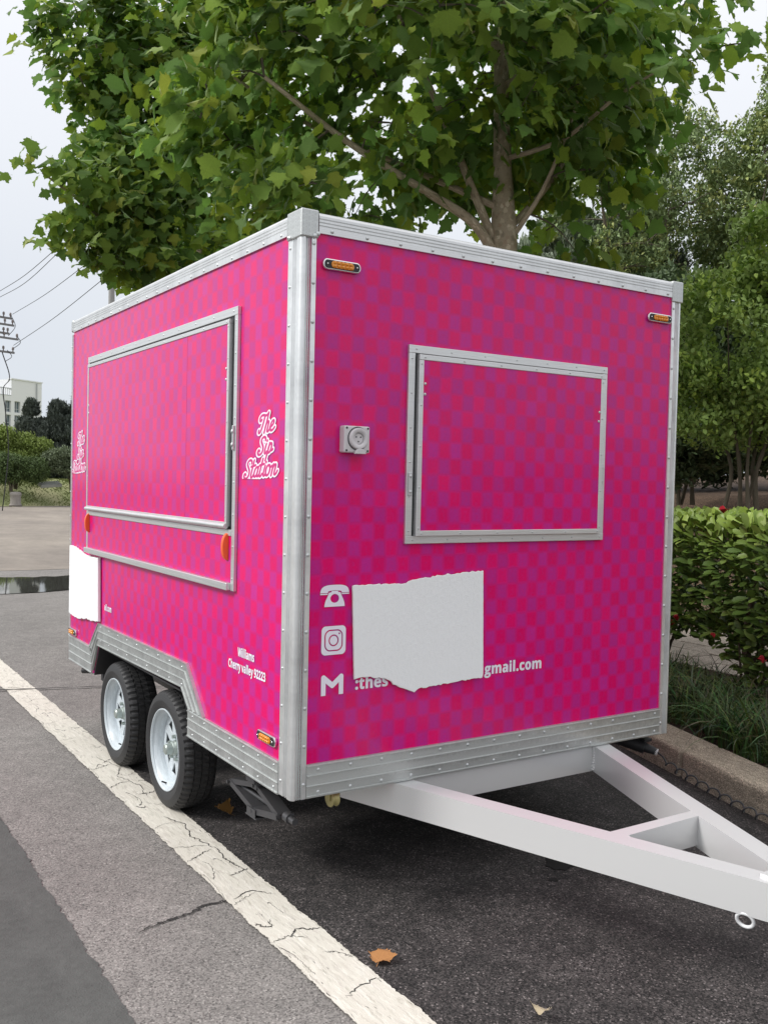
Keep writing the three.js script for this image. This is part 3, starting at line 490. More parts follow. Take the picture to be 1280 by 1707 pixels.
  const discGeo = (() => {
    const s = new THREE.Shape(); s.absarc(0, 0, 0.166, 0, Math.PI * 2);
    for (let i = 0; i < 8; i++) { const a = i / 8 * Math.PI * 2 + 0.2, p = (r, t) => [r * Math.cos(a + t), r * Math.sin(a + t)]; const h = new THREE.Path(); h.moveTo(...p(0.138, -0.22)); h.lineTo(...p(0.138, 0.22)); h.lineTo(...p(0.078, 0.06)); h.lineTo(...p(0.078, -0.06)); h.closePath(); s.holes.push(h); }
    const c = new THREE.Path(); c.absarc(0, 0, 0.04, 0, Math.PI * 2); s.holes.push(c);
    return new THREE.ExtrudeGeometry(s, { depth: 0.004, bevelEnabled: true, bevelSize: 0.0015, bevelThickness: 0.0015, bevelSegments: 1, curveSegments: 48 }).rotateY(-Math.PI / 2).translate(0.068, 0, 0);
  })();
  const hubGeo = toCreasedNormals(lathe([[0, 0.006], [0.02, 0.006], [0.026, 0.012], [0.027, 0.04], [0.032, 0.043], [0.034, 0.05], [0.038, 0.056], [0.041, 0.12]], 24), 0.5);
  const nutGeo = new THREE.CylinderGeometry(0.009, 0.01, 0.026, 6).rotateZ(Math.PI / 2);
  const wheel = (x, z, turn, a) => {
    const w = new THREE.Group(); w.name = 'wheel'; w.position.set(x, 0.287, z); w.rotation.y = turn; T.add(w);
    part('tyre', tyreGeo, M.rubber, w);
    const r = part('rim', [rimGeo, discGeo], M.rim, w); r.rotation.x = a;
    part('brake_drum', new THREE.CylinderGeometry(0.13, 0.13, 0.06, 32).rotateZ(Math.PI / 2).translate(0.13, 0, 0), M.black, w);
    part('hub_cap', hubGeo, M.hub, w);
    for (let i = 0; i < 5; i++) { const b = a + i / 5 * Math.PI * 2, m = part('lug_nut', nutGeo, M.hub, w); m.position.set(0.058, 0.057 * Math.sin(b), 0.057 * Math.cos(b)); }
    part('valve_stem', rod(V(0.03, 0.178 * Math.sin(a + 4.2), 0.178 * Math.cos(a + 4.2)), V(0.005, 0.165 * Math.sin(a + 4.2), 0.165 * Math.cos(a + 4.2)), 0.004), M.black, w);
  };
  wheel(0.022, -1.379, 0, 0.35); wheel(0.022, -2.169, 0, 1.0);
  wheel(W - 0.022, -1.379, Math.PI, 0.2); wheel(W - 0.022, -2.169, Math.PI, 0.7);
  // ---- underside
  for (const z of [-1.379, -2.169]) part('axle', [box(0.2, 1.8, 0.262, 0.312, z - 0.025, z + 0.025, 0.004), box(0.36, 0.44, 0.3, 0.375, z - 0.05, z + 0.05, 0.004), box(1.56, 1.64, 0.3, 0.375, z - 0.05, z + 0.05, 0.004)], M.steel, T);
  for (const x of [0.37, 1.58]) part('chassis_beam', box(x, x + 0.05, 0.37, 0.45, -3.0, -0.62, 0.003), M.steel, T);
  for (const z of [-2.95, -2.55, -1.0, -0.64]) part('chassis_beam', box(0.06, 1.94, 0.4, 0.449, z, z + 0.04, 0.003), M.steel, T);
  // ---- drawbar
  part('drawbar_beam', plateXZ([[0.238, -0.6], [0.968, 1.5], [0.9955, 1.5], [0.9955, 1.332], [0.323, -0.6]].reverse(), 0.331, 0.446), M.bar, T);
  part('drawbar_beam', plateXZ([[1.839, -0.6], [1.016, 1.5], [0.9975, 1.5], [0.9975, 1.326], [1.752, -0.6]], 0.331, 0.446), M.bar, T);
  part('cross_member', plateXZ([[0.527, -0.012], [1.522, -0.012], [1.545, -0.07], [0.507, -0.07]].reverse(), 0.333, 0.4455), M.bar, T);
  part('cross_member', plateXZ([[0.822, 0.832], [1.268, 0.822], [1.286, 0.776], [0.802, 0.778]].reverse(), 0.34, 0.4455), M.bar, T);
  part('coupler_plate', plateXZ([[0.93, 1.265], [1.06, 1.265], [1.04, 1.62], [0.95, 1.62]].reverse(), 0.4465, 0.455), M.bar, T);
  part('coupler', [rod(V(0.996, 0.39, 1.48), V(0.996, 0.39, 1.72), 0.045, 0.04, 16), new THREE.SphereGeometry(0.05, 16, 12).translate(0.996, 0.385, 1.74)], M.steel, T);
  part('tow_ring', new THREE.TorusGeometry(0.025, 0.0055, 10, 28).rotateX(0.35).rotateY(-1.234).translate(0.893, 0.312, 1.245), M.white, T);
  const weld = (x, z) => part('weld_bead', seq(0.34, 0.44, 14).map((y) => new THREE.SphereGeometry(0.0085, 8, 6).scale(1, 0.7, 1).translate(x + rr(-0.002, 0.002), y, z + rr(-0.002, 0.002))), M.bar, T);
  weld(1.519, -0.008); weld(1.27, 0.826); weld(0.533, -0.008); weld(0.828, 0.836);
  // ---- stabiliser jack, folded
  const jx = 0.13, arm = (a, b, w, dx) => { const d = Math.hypot(b[0] - a[0], b[1] - a[1]), nx = -(b[1] - a[1]) / d * w, ny = (b[0] - a[0]) / d * w; return [plateZY([[a[0] - nx, a[1] - ny], [b[0] - nx, b[1] - ny], [b[0] + nx, b[1] + ny], [a[0] + nx, a[1] + ny]], jx + dx, jx + dx + 0.004), plateZY([[a[0] - nx, a[1] - ny], [b[0] - nx, b[1] - ny], [b[0] + nx, b[1] + ny], [a[0] + nx, a[1] + ny]], jx - dx - 0.004, jx - dx), plateZY([[a[0] + nx * 0.6, a[1] + ny * 0.6], [b[0] + nx * 0.6, b[1] + ny * 0.6], [b[0] + nx, b[1] + ny], [a[0] + nx, a[1] + ny]], jx - dx, jx + dx)]; };
  const jack = new THREE.Group(); jack.name = 'stabiliser_jack'; T.add(jack);
  const jT = [-0.52, 0.345], jL = [-0.775, 0.29], jR = [-0.3, 0.28], jF = [-0.53, 0.236];
  part('jack_arm', arm(jL, jT, 0.011, 0.02), M.steel, jack); part('jack_arm', arm(jT, jR, 0.011, 0.024), M.steel, jack);
  part('jack_arm', arm(jL, jF, 0.012, 0.024), M.steel, jack); part('jack_arm', arm(jF, jR, 0.013, 0.028), M.steel, jack);
  part('jack_bracket', [box(jx - 0.05, jx + 0.05, 0.36, 0.447, -0.56, -0.48, 0.004), box(jx - 0.034, jx + 0.034, 0.33, 0.37, -0.55, -0.49, 0.004)], M.steel, jack);
  part('jack_foot', [box(jx - 0.04, jx + 0.04, 0.212, 0.217, -0.58, -0.48, 0.002), box(jx - 0.038, jx - 0.034, 0.212, 0.25, -0.57, -0.49), box(jx + 0.034, jx + 0.038, 0.212, 0.25, -0.57, -0.49)], M.steel, jack);
  part('jack_screw', [rod(V(jx, 0.287, -0.79), V(jx, 0.284, -0.24), 0.008), rod(V(jx, 0.285, -0.285), V(jx, 0.284, -0.25), 0.02, 0.02, 12), rod(V(jx, 0.284, -0.25), V(jx, 0.283, -0.21), 0.014, 0.014, 6)], M.steel, jack);
  each('pivot_pin', [jT, jL, jR, jF].map(([z, y]) => rod(V(jx - 0.04, y, z), V(jx + 0.04, y, z), 0.008, 0.008, 8)), M.steel, jack);
  // ---- small roller, plug and coiled cable
  part('guide_roller', [lathe([[0.006, -0.016], [0.03, -0.016], [0.032, -0.011], [0.026, -0.007], [0.026, 0.007], [0.032, 0.011], [0.03, 0.016], [0.006, 0.016]], 24).translate(0.205, 0.412, -0.055), box(0.182, 0.186, 0.405, 0.45, -0.07, -0.04), box(0.224, 0.228, 0.405, 0.45, -0.07, -0.04)], M.brass, T);
  part('trailer_plug', [rod(V(1.9, 0.385, -0.22), V(1.965, 0.355, -0.11), 0.035, 0.032, 14), rod(V(1.965, 0.355, -0.11), V(1.995, 0.34, -0.06), 0.024, 0.016, 12), box(1.87, 1.92, 0.36, 0.45, -0.27, -0.2, 0.004), box(1.94, 1.99, 0.385, 0.4, -0.13, -0.09, 0.003)], M.black, T);
  part('plug_collar', rod(V(1.99, 0.342, -0.068), V(1.996, 0.339, -0.058), 0.0165, 0.0165, 14), M.plastic, T);
  { const pts = [V(1.996, 0.339, -0.058), V(2.0, 0.325, -0.03), V(1.99, 0.305, 0.0)], a = V(1.985, 0.3, 0.02), b = V(1.64, 0.325, 1.25), d = new THREE.Vector3().subVectors(b, a), n = 16, u = d.clone().normalize(), r1 = V(0, 1, 0), r2 = new THREE.Vector3().crossVectors(u, r1).normalize();
    for (let i = 0; i <= n * 10; i++) { const t = i / (n * 10), q = t * n * Math.PI * 2, R = 0.017; pts.push(a.clone().addScaledVector(d, t).addScaledVector(r1, R * Math.sin(q) - 0.035 * Math.sin(t * Math.PI)).addScaledVector(r2, R * Math.cos(q))); }
    part('coiled_cable', new THREE.TubeGeometry(new THREE.CatmullRomCurve3(pts), 1000, 0.004, 6), M.black, T); }
  part('rear_socket', [rod(V(0.12, 0.41, -2.82), V(0.05, 0.395, -2.9), 0.025, 0.018, 10), box(0.1, 0.2, 0.39, 0.45, -2.86, -2.78, 0.004)], M.black, T);
}
// ------------------------------------------------------------------ white torn sheets hung over the print
{
  const rag = (pts, amp, step) => { const o = []; pts.forEach((p, i) => { const q = pts[(i + 1) % pts.length], torn = p[2], L2 = Math.hypot(q[0] - p[0], q[1] - p[1]), n = Math.max(1, Math.round(L2 / step)); for (let s = 0; s < n; s++) { const t = s / n, e = torn && s ? amp : s ? amp * 0.12 : 0; o.push([p[0] + (q[0] - p[0]) * t + rr(-e, e), p[1] + (q[1] - p[1]) * t + rr(-e, e)]); } }); return o; };
  const front = rag([[0.253, 0.868, 1], [0.312, 0.872, 1], [0.388, 0.86, 1], [0.45, 0.822, 1], [0.505, 0.8, 1], [0.525, 0.792, 1], [0.545, 0.805, 1], [0.7, 0.812, 1], [0.83, 0.818, 1], [0.86, 0.818], [0.864, 0.835], [0.851, 1.255, 1], [0.75, 1.252, 1], [0.64, 1.243, 1], [0.49, 1.226, 1], [0.47, 1.218, 1], [0.33, 1.219, 1], [0.238, 1.218]], 0.0035, 0.012);
  tag(Object.assign(part('cover_sheet', plateXY(front, -0.003, 0.008, 0.002), M.sheet, scene), { name: 'cover_sheet' }), 'large white torn sheet on the front wall beside the telephone icon', 'cover sheet');
  const side = rag([[-3.0, 0.745, 1], [-2.8, 0.735, 1], [-2.62, 0.76, 1], [-2.5, 0.762, 1], [-2.375, 0.775], [-2.39, 1.138, 1], [-2.55, 1.132, 1], [-2.72, 1.138, 1], [-2.9, 1.168, 1], [-3.0, 1.166]], 0.004, 0.02);
  const s = part('cover_sheet', plateZY(side, -0.014, 0.004, 0.004), M.sheet, scene); s.name = numbered('cover_sheet') + '_001';
  tag(s, 'thick white board at the rear end of the side wall above the rear wheel', 'cover sheet');
}

// ------------------------------------------------------------------ plane trees
const leafPts = (() => {            // half outline of a five-lobed, toothed leaf; y along the midrib, unit length
  const h = [[0.0, 0.0], [0.1, -0.06], [0.17, -0.02], [0.27, -0.06], [0.3, 0.02], [0.43, 0.06], [0.41, 0.14], [0.36, 0.2], [0.43, 0.25], [0.46, 0.34], [0.58, 0.36], [0.61, 0.46], [0.51, 0.48], [0.47, 0.56], [0.38, 0.56], [0.29, 0.58], [0.29, 0.67], [0.21, 0.73], [0.19, 0.84], [0.08, 0.88], [0, 1.0]];
  return [...h, ...h.slice(1, -1).reverse().map(([x, y]) => [-x, y])];
})();
function leafGeo(pts, fold, droop, wave, stalk = 0.35) {
  const g = new THREE.ShapeGeometry(polyShape(pts)), q = [g.index ? g.toNonIndexed() : g];
  if (stalk) q.push(new THREE.PlaneGeometry(0.018, stalk).translate(0, -stalk / 2, 0).toNonIndexed());
  const m = mergeVertices(mergeGeometries(q), 1e-4), p = m.attributes.position, uv = m.attributes.uv;
  for (let i = 0; i < p.count; i++) { const x = p.getX(i), y = p.getY(i); uv.setXY(i, x + 0.5, y); p.setZ(i, Math.abs(x) * fold - droop * Math.max(0, y) * Math.max(0, y) - Math.abs(x) * Math.abs(x) * droop + wave * Math.sin(x * 9 + y * 6)); }
  m.computeVertexNormals(); return m;
}
const planeLeaves = [leafGeo(leafPts, 0.25, 0.25, 0.03), leafGeo(leafPts, 0.4, 0.12, 0.05), leafGeo(leafPts.map(([x, y]) => [x * 1.05, y * 0.95]), 0.12, 0.42, 0.04)];
const veinTex = canvasTex(256, 256, (x) => {
  x.fillStyle = '#c9c9c9'; x.fillRect(0, 0, 256, 256);
  for (let i = 0; i < 900; i++) { x.fillStyle = `rgba(${rnd() < 0.5 ? '255,255,255' : '110,110,110'},${rr(0.02, 0.12)})`; x.beginPath(); x.arc(rr(0, 256), rr(0, 256), rr(1, 9), 0, 7); x.fill(); }
  x.strokeStyle = '#f4f4e4'; x.lineCap = 'round';
  const v = (a, b, c, d, w) => { x.lineWidth = w; x.beginPath(); x.moveTo(a * 256, 256 - b * 256); x.lineTo(c * 256, 256 - d * 256); x.stroke(); };
  v(0.5, 0, 0.5, 0.95, 3.2); for (const s of [-1, 1]) { v(0.5, 0.04, 0.5 + s * 0.5, 0.42, 2.6); v(0.5, 0.02, 0.5 + s * 0.38, 0.04, 2); for (let i = 1; i < 6; i++) v(0.5, 0.1 + i * 0.12, 0.5 + s * (0.34 - i * 0.045), 0.24 + i * 0.13, 1.2); for (let i = 1; i < 4; i++) v(0.5 + s * 0.11 * i, 0.04 + 0.085 * i, 0.5 + s * (0.11 * i + 0.04), 0.16 + 0.085 * i, 1); }
}, false);
const leafMat = (r, g, b, through = 0.5) => new THREE.MeshPhysicalMaterial({ color: lin(r, g, b), map: veinTex, roughness: 0.85, transmission: through, thickness: 0, side: THREE.DoubleSide, specularIntensity: 0.35 });
const barkTex = (() => {
  const t = canvasTex(256, 512, (x, w, h) => {
    x.fillStyle = '#a89c86'; x.fillRect(0, 0, w, h);
    const pal = ['#cabda4', '#8a816c', '#b8ac92', '#d6cbb4', '#938c74', '#a08a74'];
    for (let i = 0; i < 260; i++) { x.fillStyle = pal[Math.floor(rnd() * 6)]; x.globalAlpha = rr(0.35, 0.9); const cx = rr(0, w), cy = rr(0, h), r = rr(3, 22), n = 9; for (const ox of [-w, 0, w]) for (const oy of [-h, 0, h]) { x.beginPath(); SEED += 0; for (let j = 0; j < n; j++) { const a = j / n * 6.283, q = r * (0.6 + 0.5 * noise.noise(i * 1.7, Math.cos(a), Math.sin(a))); x.lineTo(cx + ox + Math.cos(a) * q * 0.7, cy + oy + Math.sin(a) * q * 1.5); } x.fill(); } }
    x.globalAlpha = 1; for (let i = 0; i < 1500; i++) { x.fillStyle = `rgba(50,44,36,${rr(0.05, 0.3)})`; x.fillRect(rr(0, w), rr(0, h), rr(0.5, 2), rr(1, 6)); }
  }); t.wrapS = t.wrapT = THREE.RepeatWrapping; return t;
})();
M.bark = std(lin(0.95, 0.94, 0.92), 0.95, 0, { map: metres(barkTex, 1, 0.7), bumpMap: metres(barkTex, 1, 0.7), bumpScale: 0.006 });
M.twig = std(lin(0.09, 0.075, 0.05), 0.9);
const dummy = new THREE.Object3D();
function sampleBlob(b) { for (;;) { const x = rr(-1, 1), y = rr(-1, 1), z = rr(-1, 1), d = x * x + y * y + z * z; if (d < 1) { const s = Math.pow(d, -0.16); return V(b[0] + b[3] * x * s * 0.94, b[1] + b[4] * y * s * 0.94, b[2] + b[5] * z * s * 0.94); } } }
// leaves of one crown: sprays spread over the blobs, 9 to 15 leaves hanging on each
function crownLeaves(blobs, perM3, core, size, floor, clear, gap = -0.13) {
  const out = [], sprays = [];
  for (const b of blobs) {
    const n = Math.round(perM3 * (b[6] || 1) * Math.pow(b[3] * b[4] * b[5], 0.85) * 4.19);
    for (let i = 0; i < n; i++) { const c = sampleBlob(b); if (c.y < floor + 0.1 || noise.noise(c.x * 1.25, c.y * 1.25, c.z * 1.25) < gap || (clear && c.distanceTo(clear[0]) < clear[1])) continue; sprays.push(c);
      const o = c.clone().sub(core); o.y *= 0.4; o.normalize(); const m = Math.round(rr(11, 18)), tone = rr(0.6, 1.45);
      for (let j = 0; j < m; j++) {
        const p = c.clone().add(V(rr(-0.24, 0.24), rr(-0.18, 0.18), rr(-0.24, 0.24)).addScaledVector(o, rr(-0.1, 0.2)));
        const dir = o.clone().multiplyScalar(rr(0.1, 1)).add(V(rr(-0.8, 0.8), rr(-1.2, 0.15), rr(-0.8, 0.8))).normalize();
        const up = V(rr(-0.8, 0.8), rr(0.2, 1.1), rr(-0.8, 0.8)).addScaledVector(o, 0.55), zx = up.addScaledVector(dir, -up.dot(dir)).normalize(), xx = new THREE.Vector3().crossVectors(dir, zx);
        const s = size * rr(0.62, 1.2), mt = new THREE.Matrix4().makeBasis(xx.multiplyScalar(s * rr(0.85, 1.1)), dir.multiplyScalar(s), zx.multiplyScalar(s)).setPosition(p);
        out.push({ m: mt, p, tone: tone * rr(0.8, 1.2), warm: rnd() });
      }
    }
  }
  return { out, sprays };
}
function planeTree(label, base, spec) {
  const t = thing('plane_tree', label, 'tree', base, 0, 'plane trees along the kerb'), o = V(...base);
  const loc = (p) => V(p[0] - o.x, p[1] - o.y, p[2] - o.z);
  part('trunk', limb(spec.trunk.map(loc), spec.trunkR, 14, 8, 0.16), M.bark, t);
  const anchors = [];
  for (const [pts, r0, r1] of spec.limbs) { const q = pts.map(loc), n = q.length - 1; part('branch', limb(q, q.map((_, i) => r0 + (r1 - r0) * i / n), 9, 6, 0.12), M.bark, t); const c = new THREE.CatmullRomCurve3(q); for (let i = 2; i <= 10; i++) anchors.push(c.getPoint(i / 10)); }
  const ct = new THREE.CatmullRomCurve3(spec.trunk.map(loc)); for (let i = 5; i <= 10; i++) anchors.push(ct.getPoint(i / 10));
  const { out, sprays } = crownLeaves(spec.blobs, spec.density, V(...spec.core), spec.size, spec.floor, spec.clear, spec.gap);
  const tw = []; sprays.forEach((s, i) => { if (i % 2) return; const e = s.clone().sub(o); let b = null, bd = 9; for (const a of anchors) { const d = a.distanceTo(e) + Math.max(0, a.y - e.y) * 0.6; if (d < bd) { bd = d; b = a; } } if (!b || bd > 2.2) return; const mid = b.clone().lerp(e, 0.5); mid.y += 0.1 * bd; tw.push(limb([b, mid, e], [0.007 + 0.005 * bd, 0.006, 0.003], 4, 3)); anchors.push(mid, e); });
  if (tw.length) stuffPart('twig', tw, M.twig, t);
  // the leaves nearest to the road side are single meshes, the rest one body of leaves
  camera.updateMatrixWorld(); const cam = V(-1.57, 1.61, 3.01), fwd = V(0.5417, -0.03, -0.8406), rt = V(0.8406, 0, 0.5417);
  const inView = (p) => { const d = p.clone().sub(cam), f = d.dot(fwd), x = d.dot(rt) / f, y = d.y / f; return f > 0 && Math.abs(x) < 0.41 && y < 0.56; };
  out.forEach((l) => { l.d = inView(l.p) ? l.p.distanceTo(cam) : 1e3 + l.p.distanceTo(cam); }); out.sort((a, b) => a.d - b.d);
  const single = spec.single ?? 300, tints = [[0.2, 0.33, 0.045], [0.26, 0.385, 0.05], [0.145, 0.26, 0.05], [0.34, 0.4, 0.05], [0.2, 0.32, 0.055]].map((c) => leafMat(...c));
  for (let i = 0; i < single && i < out.length; i++) { const l = out[i], m = part('leaf', planeLeaves[i % 3], tints[l.warm > 0.9 ? 3 : Math.floor(l.warm * 3.3) % 3], t); l.m.decompose(m.position, m.quaternion, m.scale); m.position.sub(o); }
  planeLeaves.forEach((g, gi) => {
    const list = out.slice(single).filter((_, i) => i % 3 === gi), im = new THREE.InstancedMesh(g, leafMat(0.225, 0.35, 0.05), list.length), mm = new THREE.Matrix4(), c = new THREE.Color();
    list.forEach((l, i) => { mm.copy(l.m); mm.elements[12] -= o.x; mm.elements[13] -= o.y; mm.elements[14] -= o.z; im.setMatrixAt(i, mm); const w = l.warm > 0.9 ? [1.6, 1.35, 0.9] : l.warm > 0.5 ? [1.15, 1.12, 0.9] : [0.72, 0.88, 1.15]; im.setColorAt(i, c.setRGB(w[0] * l.tone, w[1] * l.tone, w[2] * l.tone)); });
    im.name = 'crown'; im.userData.kind = 'stuff'; shade(im); t.add(im);
  });
  return t;
}
planeTree('plane tree with mottled trunk and big leaves rising right behind the trailer roof', [3.56, 0.1, -3.2], {
  trunk: [[3.56, 0.0, -3.2], [3.55, 1.6, -3.2], [3.55, 3.2, -3.19], [3.55, 3.62, -3.18], [3.53, 4.2, -3.2], [3.5, 5.1, -3.22], [3.52, 6.2, -3.25], [3.5, 7.2, -3.2]], trunkR: [0.14, 0.12, 0.112, 0.115, 0.078, 0.06, 0.045, 0.02],
  limbs: [
    [[[3.52, 3.45, -3.2], [3.25, 3.72, -3.2], [2.7, 3.93, -3.22], [1.99, 4.12, -3.15], [1.3, 4.4, -3.1]], 0.05, 0.014],
    [[[3.53, 3.5, -3.2], [3.3, 3.95, -3.25], [2.95, 4.6, -3.3], [2.5, 5.3, -3.3], [2.2, 6.0, -3.2]], 0.042, 0.012],
    [[[3.57, 3.6, -3.16], [3.7, 4.0, -2.9], [3.8, 4.5, -2.7], [3.85, 5.1, -2.5]], 0.024, 0.01],
    [[[3.56, 3.7, -3.18], [3.95, 4.15, -3.1], [4.4, 4.8, -3.1], [4.9, 5.4, -3.0]], 0.03, 0.01],
    [[[3.52, 4.9, -3.2], [3.55, 5.0, -2.6], [3.5, 5.05, -1.9], [3.4, 5.0, -1.3]], 0.032, 0.01],
    [[[3.53, 4.3, -3.2], [3.7, 4.35, -2.7], [3.6, 4.45, -2.0], [3.45, 4.42, -1.5]], 0.024, 0.008],
    [[[3.5, 5.2, -3.2], [3.0, 5.6, -3.6], [2.4, 6.0, -4.1]], 0.03, 0.01], [[[3.5, 5.6, -3.2], [3.9, 6.2, -3.7], [4.3, 6.8, -4.2]], 0.03, 0.01],
    [[[3.5, 3.9, -3.2], [2.9, 4.2, -3.6], [2.0, 4.5, -3.9], [1.3, 4.8, -4.0]], 0.03, 0.01]],
  blobs: [[2.7, 4.9, -3.1, 1.7, 1.0, 1.5], [3.9, 4.9, -3.3, 1.2, 1.0, 1.2], [4.0, 4.0, -2.95, 0.45, 0.6, 0.5, 0.8], [4.3, 4.6, -3.3, 0.6, 0.7, 0.6, 0.7], [3.3, 4.8, -1.75, 0.85, 0.55, 0.7, 0.7], [3.45, 4.4, -1.2, 0.42, 0.32, 0.32, 0.7], [3.65, 4.65, -0.95, 0.35, 0.25, 0.3, 0.8], [1.55, 4.5, -3.5, 0.85, 1.0, 0.8, 1.1], [2.0, 3.75, -3.3, 0.9, 0.42, 0.6, 1.1], [3.0, 3.8, -3.5, 0.8, 0.4, 0.5, 0.7], [3.2, 6.3, -3.1, 2.0, 1.2, 1.9, 0.9], [3.3, 7.4, -3.2, 1.2, 0.8, 1.2, 0.8]],
  density: 24, core: [3.2, 4.6, -3.2], size: 0.148, floor: 3.25, clear: [V(3.08, 3.62, -2.62), 0.78], single: 300,
});
planeTree('plane tree farther along the kerb with small leaves against the sky at left', [3.5, 0.1, -9.6], {
  trunk: [[3.5, 0.0, -9.6], [3.48, 2, -9.6], [3.45, 3.6, -9.58], [3.4, 5, -9.5], [3.35, 6.6, -9.45], [3.3, 7.8, -9.4]], trunkR: [0.15, 0.13, 0.115, 0.08, 0.05, 0.02],
  limbs: [[[[3.45, 3.4, -9.58], [2.9, 4.0, -9.1], [2.1, 4.4, -8.5], [1.5, 4.7, -8.2], [0.95, 4.95, -8.05]], 0.05, 0.01], [[[3.45, 3.7, -9.55], [2.8, 4.8, -9.2], [2.2, 5.9, -8.9], [1.7, 6.8, -8.7]], 0.045, 0.01], [[[3.42, 4.2, -9.5], [3.2, 5.4, -9.0], [2.9, 6.6, -8.6]], 0.04, 0.01], [[[3.45, 4.0, -9.6], [4.2, 5.2, -9.8], [4.8, 6.2, -10]], 0.04, 0.01], [[[3.42, 3.5, -9.55], [2.6, 3.95, -9.0], [1.9, 4.05, -8.0]], 0.035, 0.008]],
  blobs: [[1.62, 6.75, -8.7, 0.7, 0.95, 0.7, 1.1], [2.25, 5.55, -8.7, 0.72, 0.85, 0.75, 1.1], [1.12, 4.86, -8.05, 0.36, 0.26, 0.3, 1], [1.55, 4.55, -8.0, 0.42, 0.42, 0.42, 1.1], [1.95, 4.25, -8.0, 0.36, 0.24, 0.36, 1.2], [1.3, 4.5, -7.9, 0.36, 0.36, 0.36, 1.2], [1.7, 4.95, -8.2, 0.5, 0.4, 0.5], [2.6, 4.65, -8.6, 0.8, 0.7, 0.8, 1.2], [2.6, 6.6, -9, 0.8, 1.0, 0.9, 1], [3.5, 5.8, -9.4, 1.2, 1.7, 1.3, 0.8], [3.3, 7.6, -9.3, 0.9, 0.8, 0.9, 0.8]],
  density: 36, core: [3.1, 5.2, -9.3], size: 0.16, floor: 3.7, gap: -0.2, single: 300,
});
// fallen leaves on the asphalt
{
  const put = (label, x, z, yaw, s, mat, curl) => { const g = leafGeo(leafPts, curl, -curl * 0.5, 0.07, 0.3); const m = shade(new THREE.Mesh(g, mat)); m.name = numbered('fallen_leaf'); m.scale.setScalar(s); m.rotation.set(-Math.PI / 2, 0, yaw); m.position.set(x, 0.02, z); scene.add(m); tag(m, label, 'fallen leaf'); };
  const dry = (r, g, b) => { const m = leafMat(r, g, b, 0.15); m.roughness = 0.8; return m; };
  put('curled orange brown leaf lying on dark asphalt beside the white line', 0.12, 0.42, -0.9, 0.085, dry(0.55, 0.26, 0.1), 0.14);
  put('dull brown leaf in the shade between front wheel and jack', 0.255, -1.1, 0.6, 0.09, dry(0.32, 0.17, 0.05), 0.6);
  put('small pale leaf on the asphalt nearest the camera', 0.385, 0.92, 2.2, 0.055, dry(0.6, 0.5, 0.34), 0.7);
}
// ------------------------------------------------------------------ hedge, grass, shrubs
const simpleLeaf = (w, pts = [[0, 0], [0.55, 0.22], [0.95, 0.55], [0.8, 0.85], [0, 1]]) => {
  const h = pts.map(([x, y]) => [x * w, y]), o = [...h, ...h.slice(1, -1).reverse().map(([x, y]) => [-x, y])], g = new THREE.ShapeGeometry(polyShape(o)), m = mergeVertices(g, 1e-4), p = m.attributes.position;
  const pos = [], idx = []; const n = h.length; h.forEach(([x, y]) => pos.push(0, y, -0.12 * y * y)); h.forEach(([x, y]) => pos.push(x, y, 0.3 * x - 0.12 * y * y)); h.forEach(([x, y]) => pos.push(-x, y, 0.3 * x - 0.12 * y * y));
  for (let i = 0; i < n - 1; i++) { idx.push(i, n + i, n + i + 1, i, n + i + 1, i + 1, i, 2 * n + i + 1, 2 * n + i, i, i + 1, 2 * n + i + 1); }
  const q = new THREE.BufferGeometry(); q.setAttribute('position', new THREE.Float32BufferAttribute(pos, 3)); q.setAttribute('uv', new THREE.Float32BufferAttribute(pos.flatMap((v, i) => i % 3 === 2 ? [] : [v]), 2)); q.setIndex(idx); q.computeVertexNormals(); return q;
};
const hedgeLeaf = simpleLeaf(0.24), tinyLeaf = simpleLeaf(0.3);
const glossy = (r, g, b, ro = 0.48) => new THREE.MeshPhysicalMaterial({ color: lin(r, g, b), roughness: ro, side: THREE.DoubleSide });
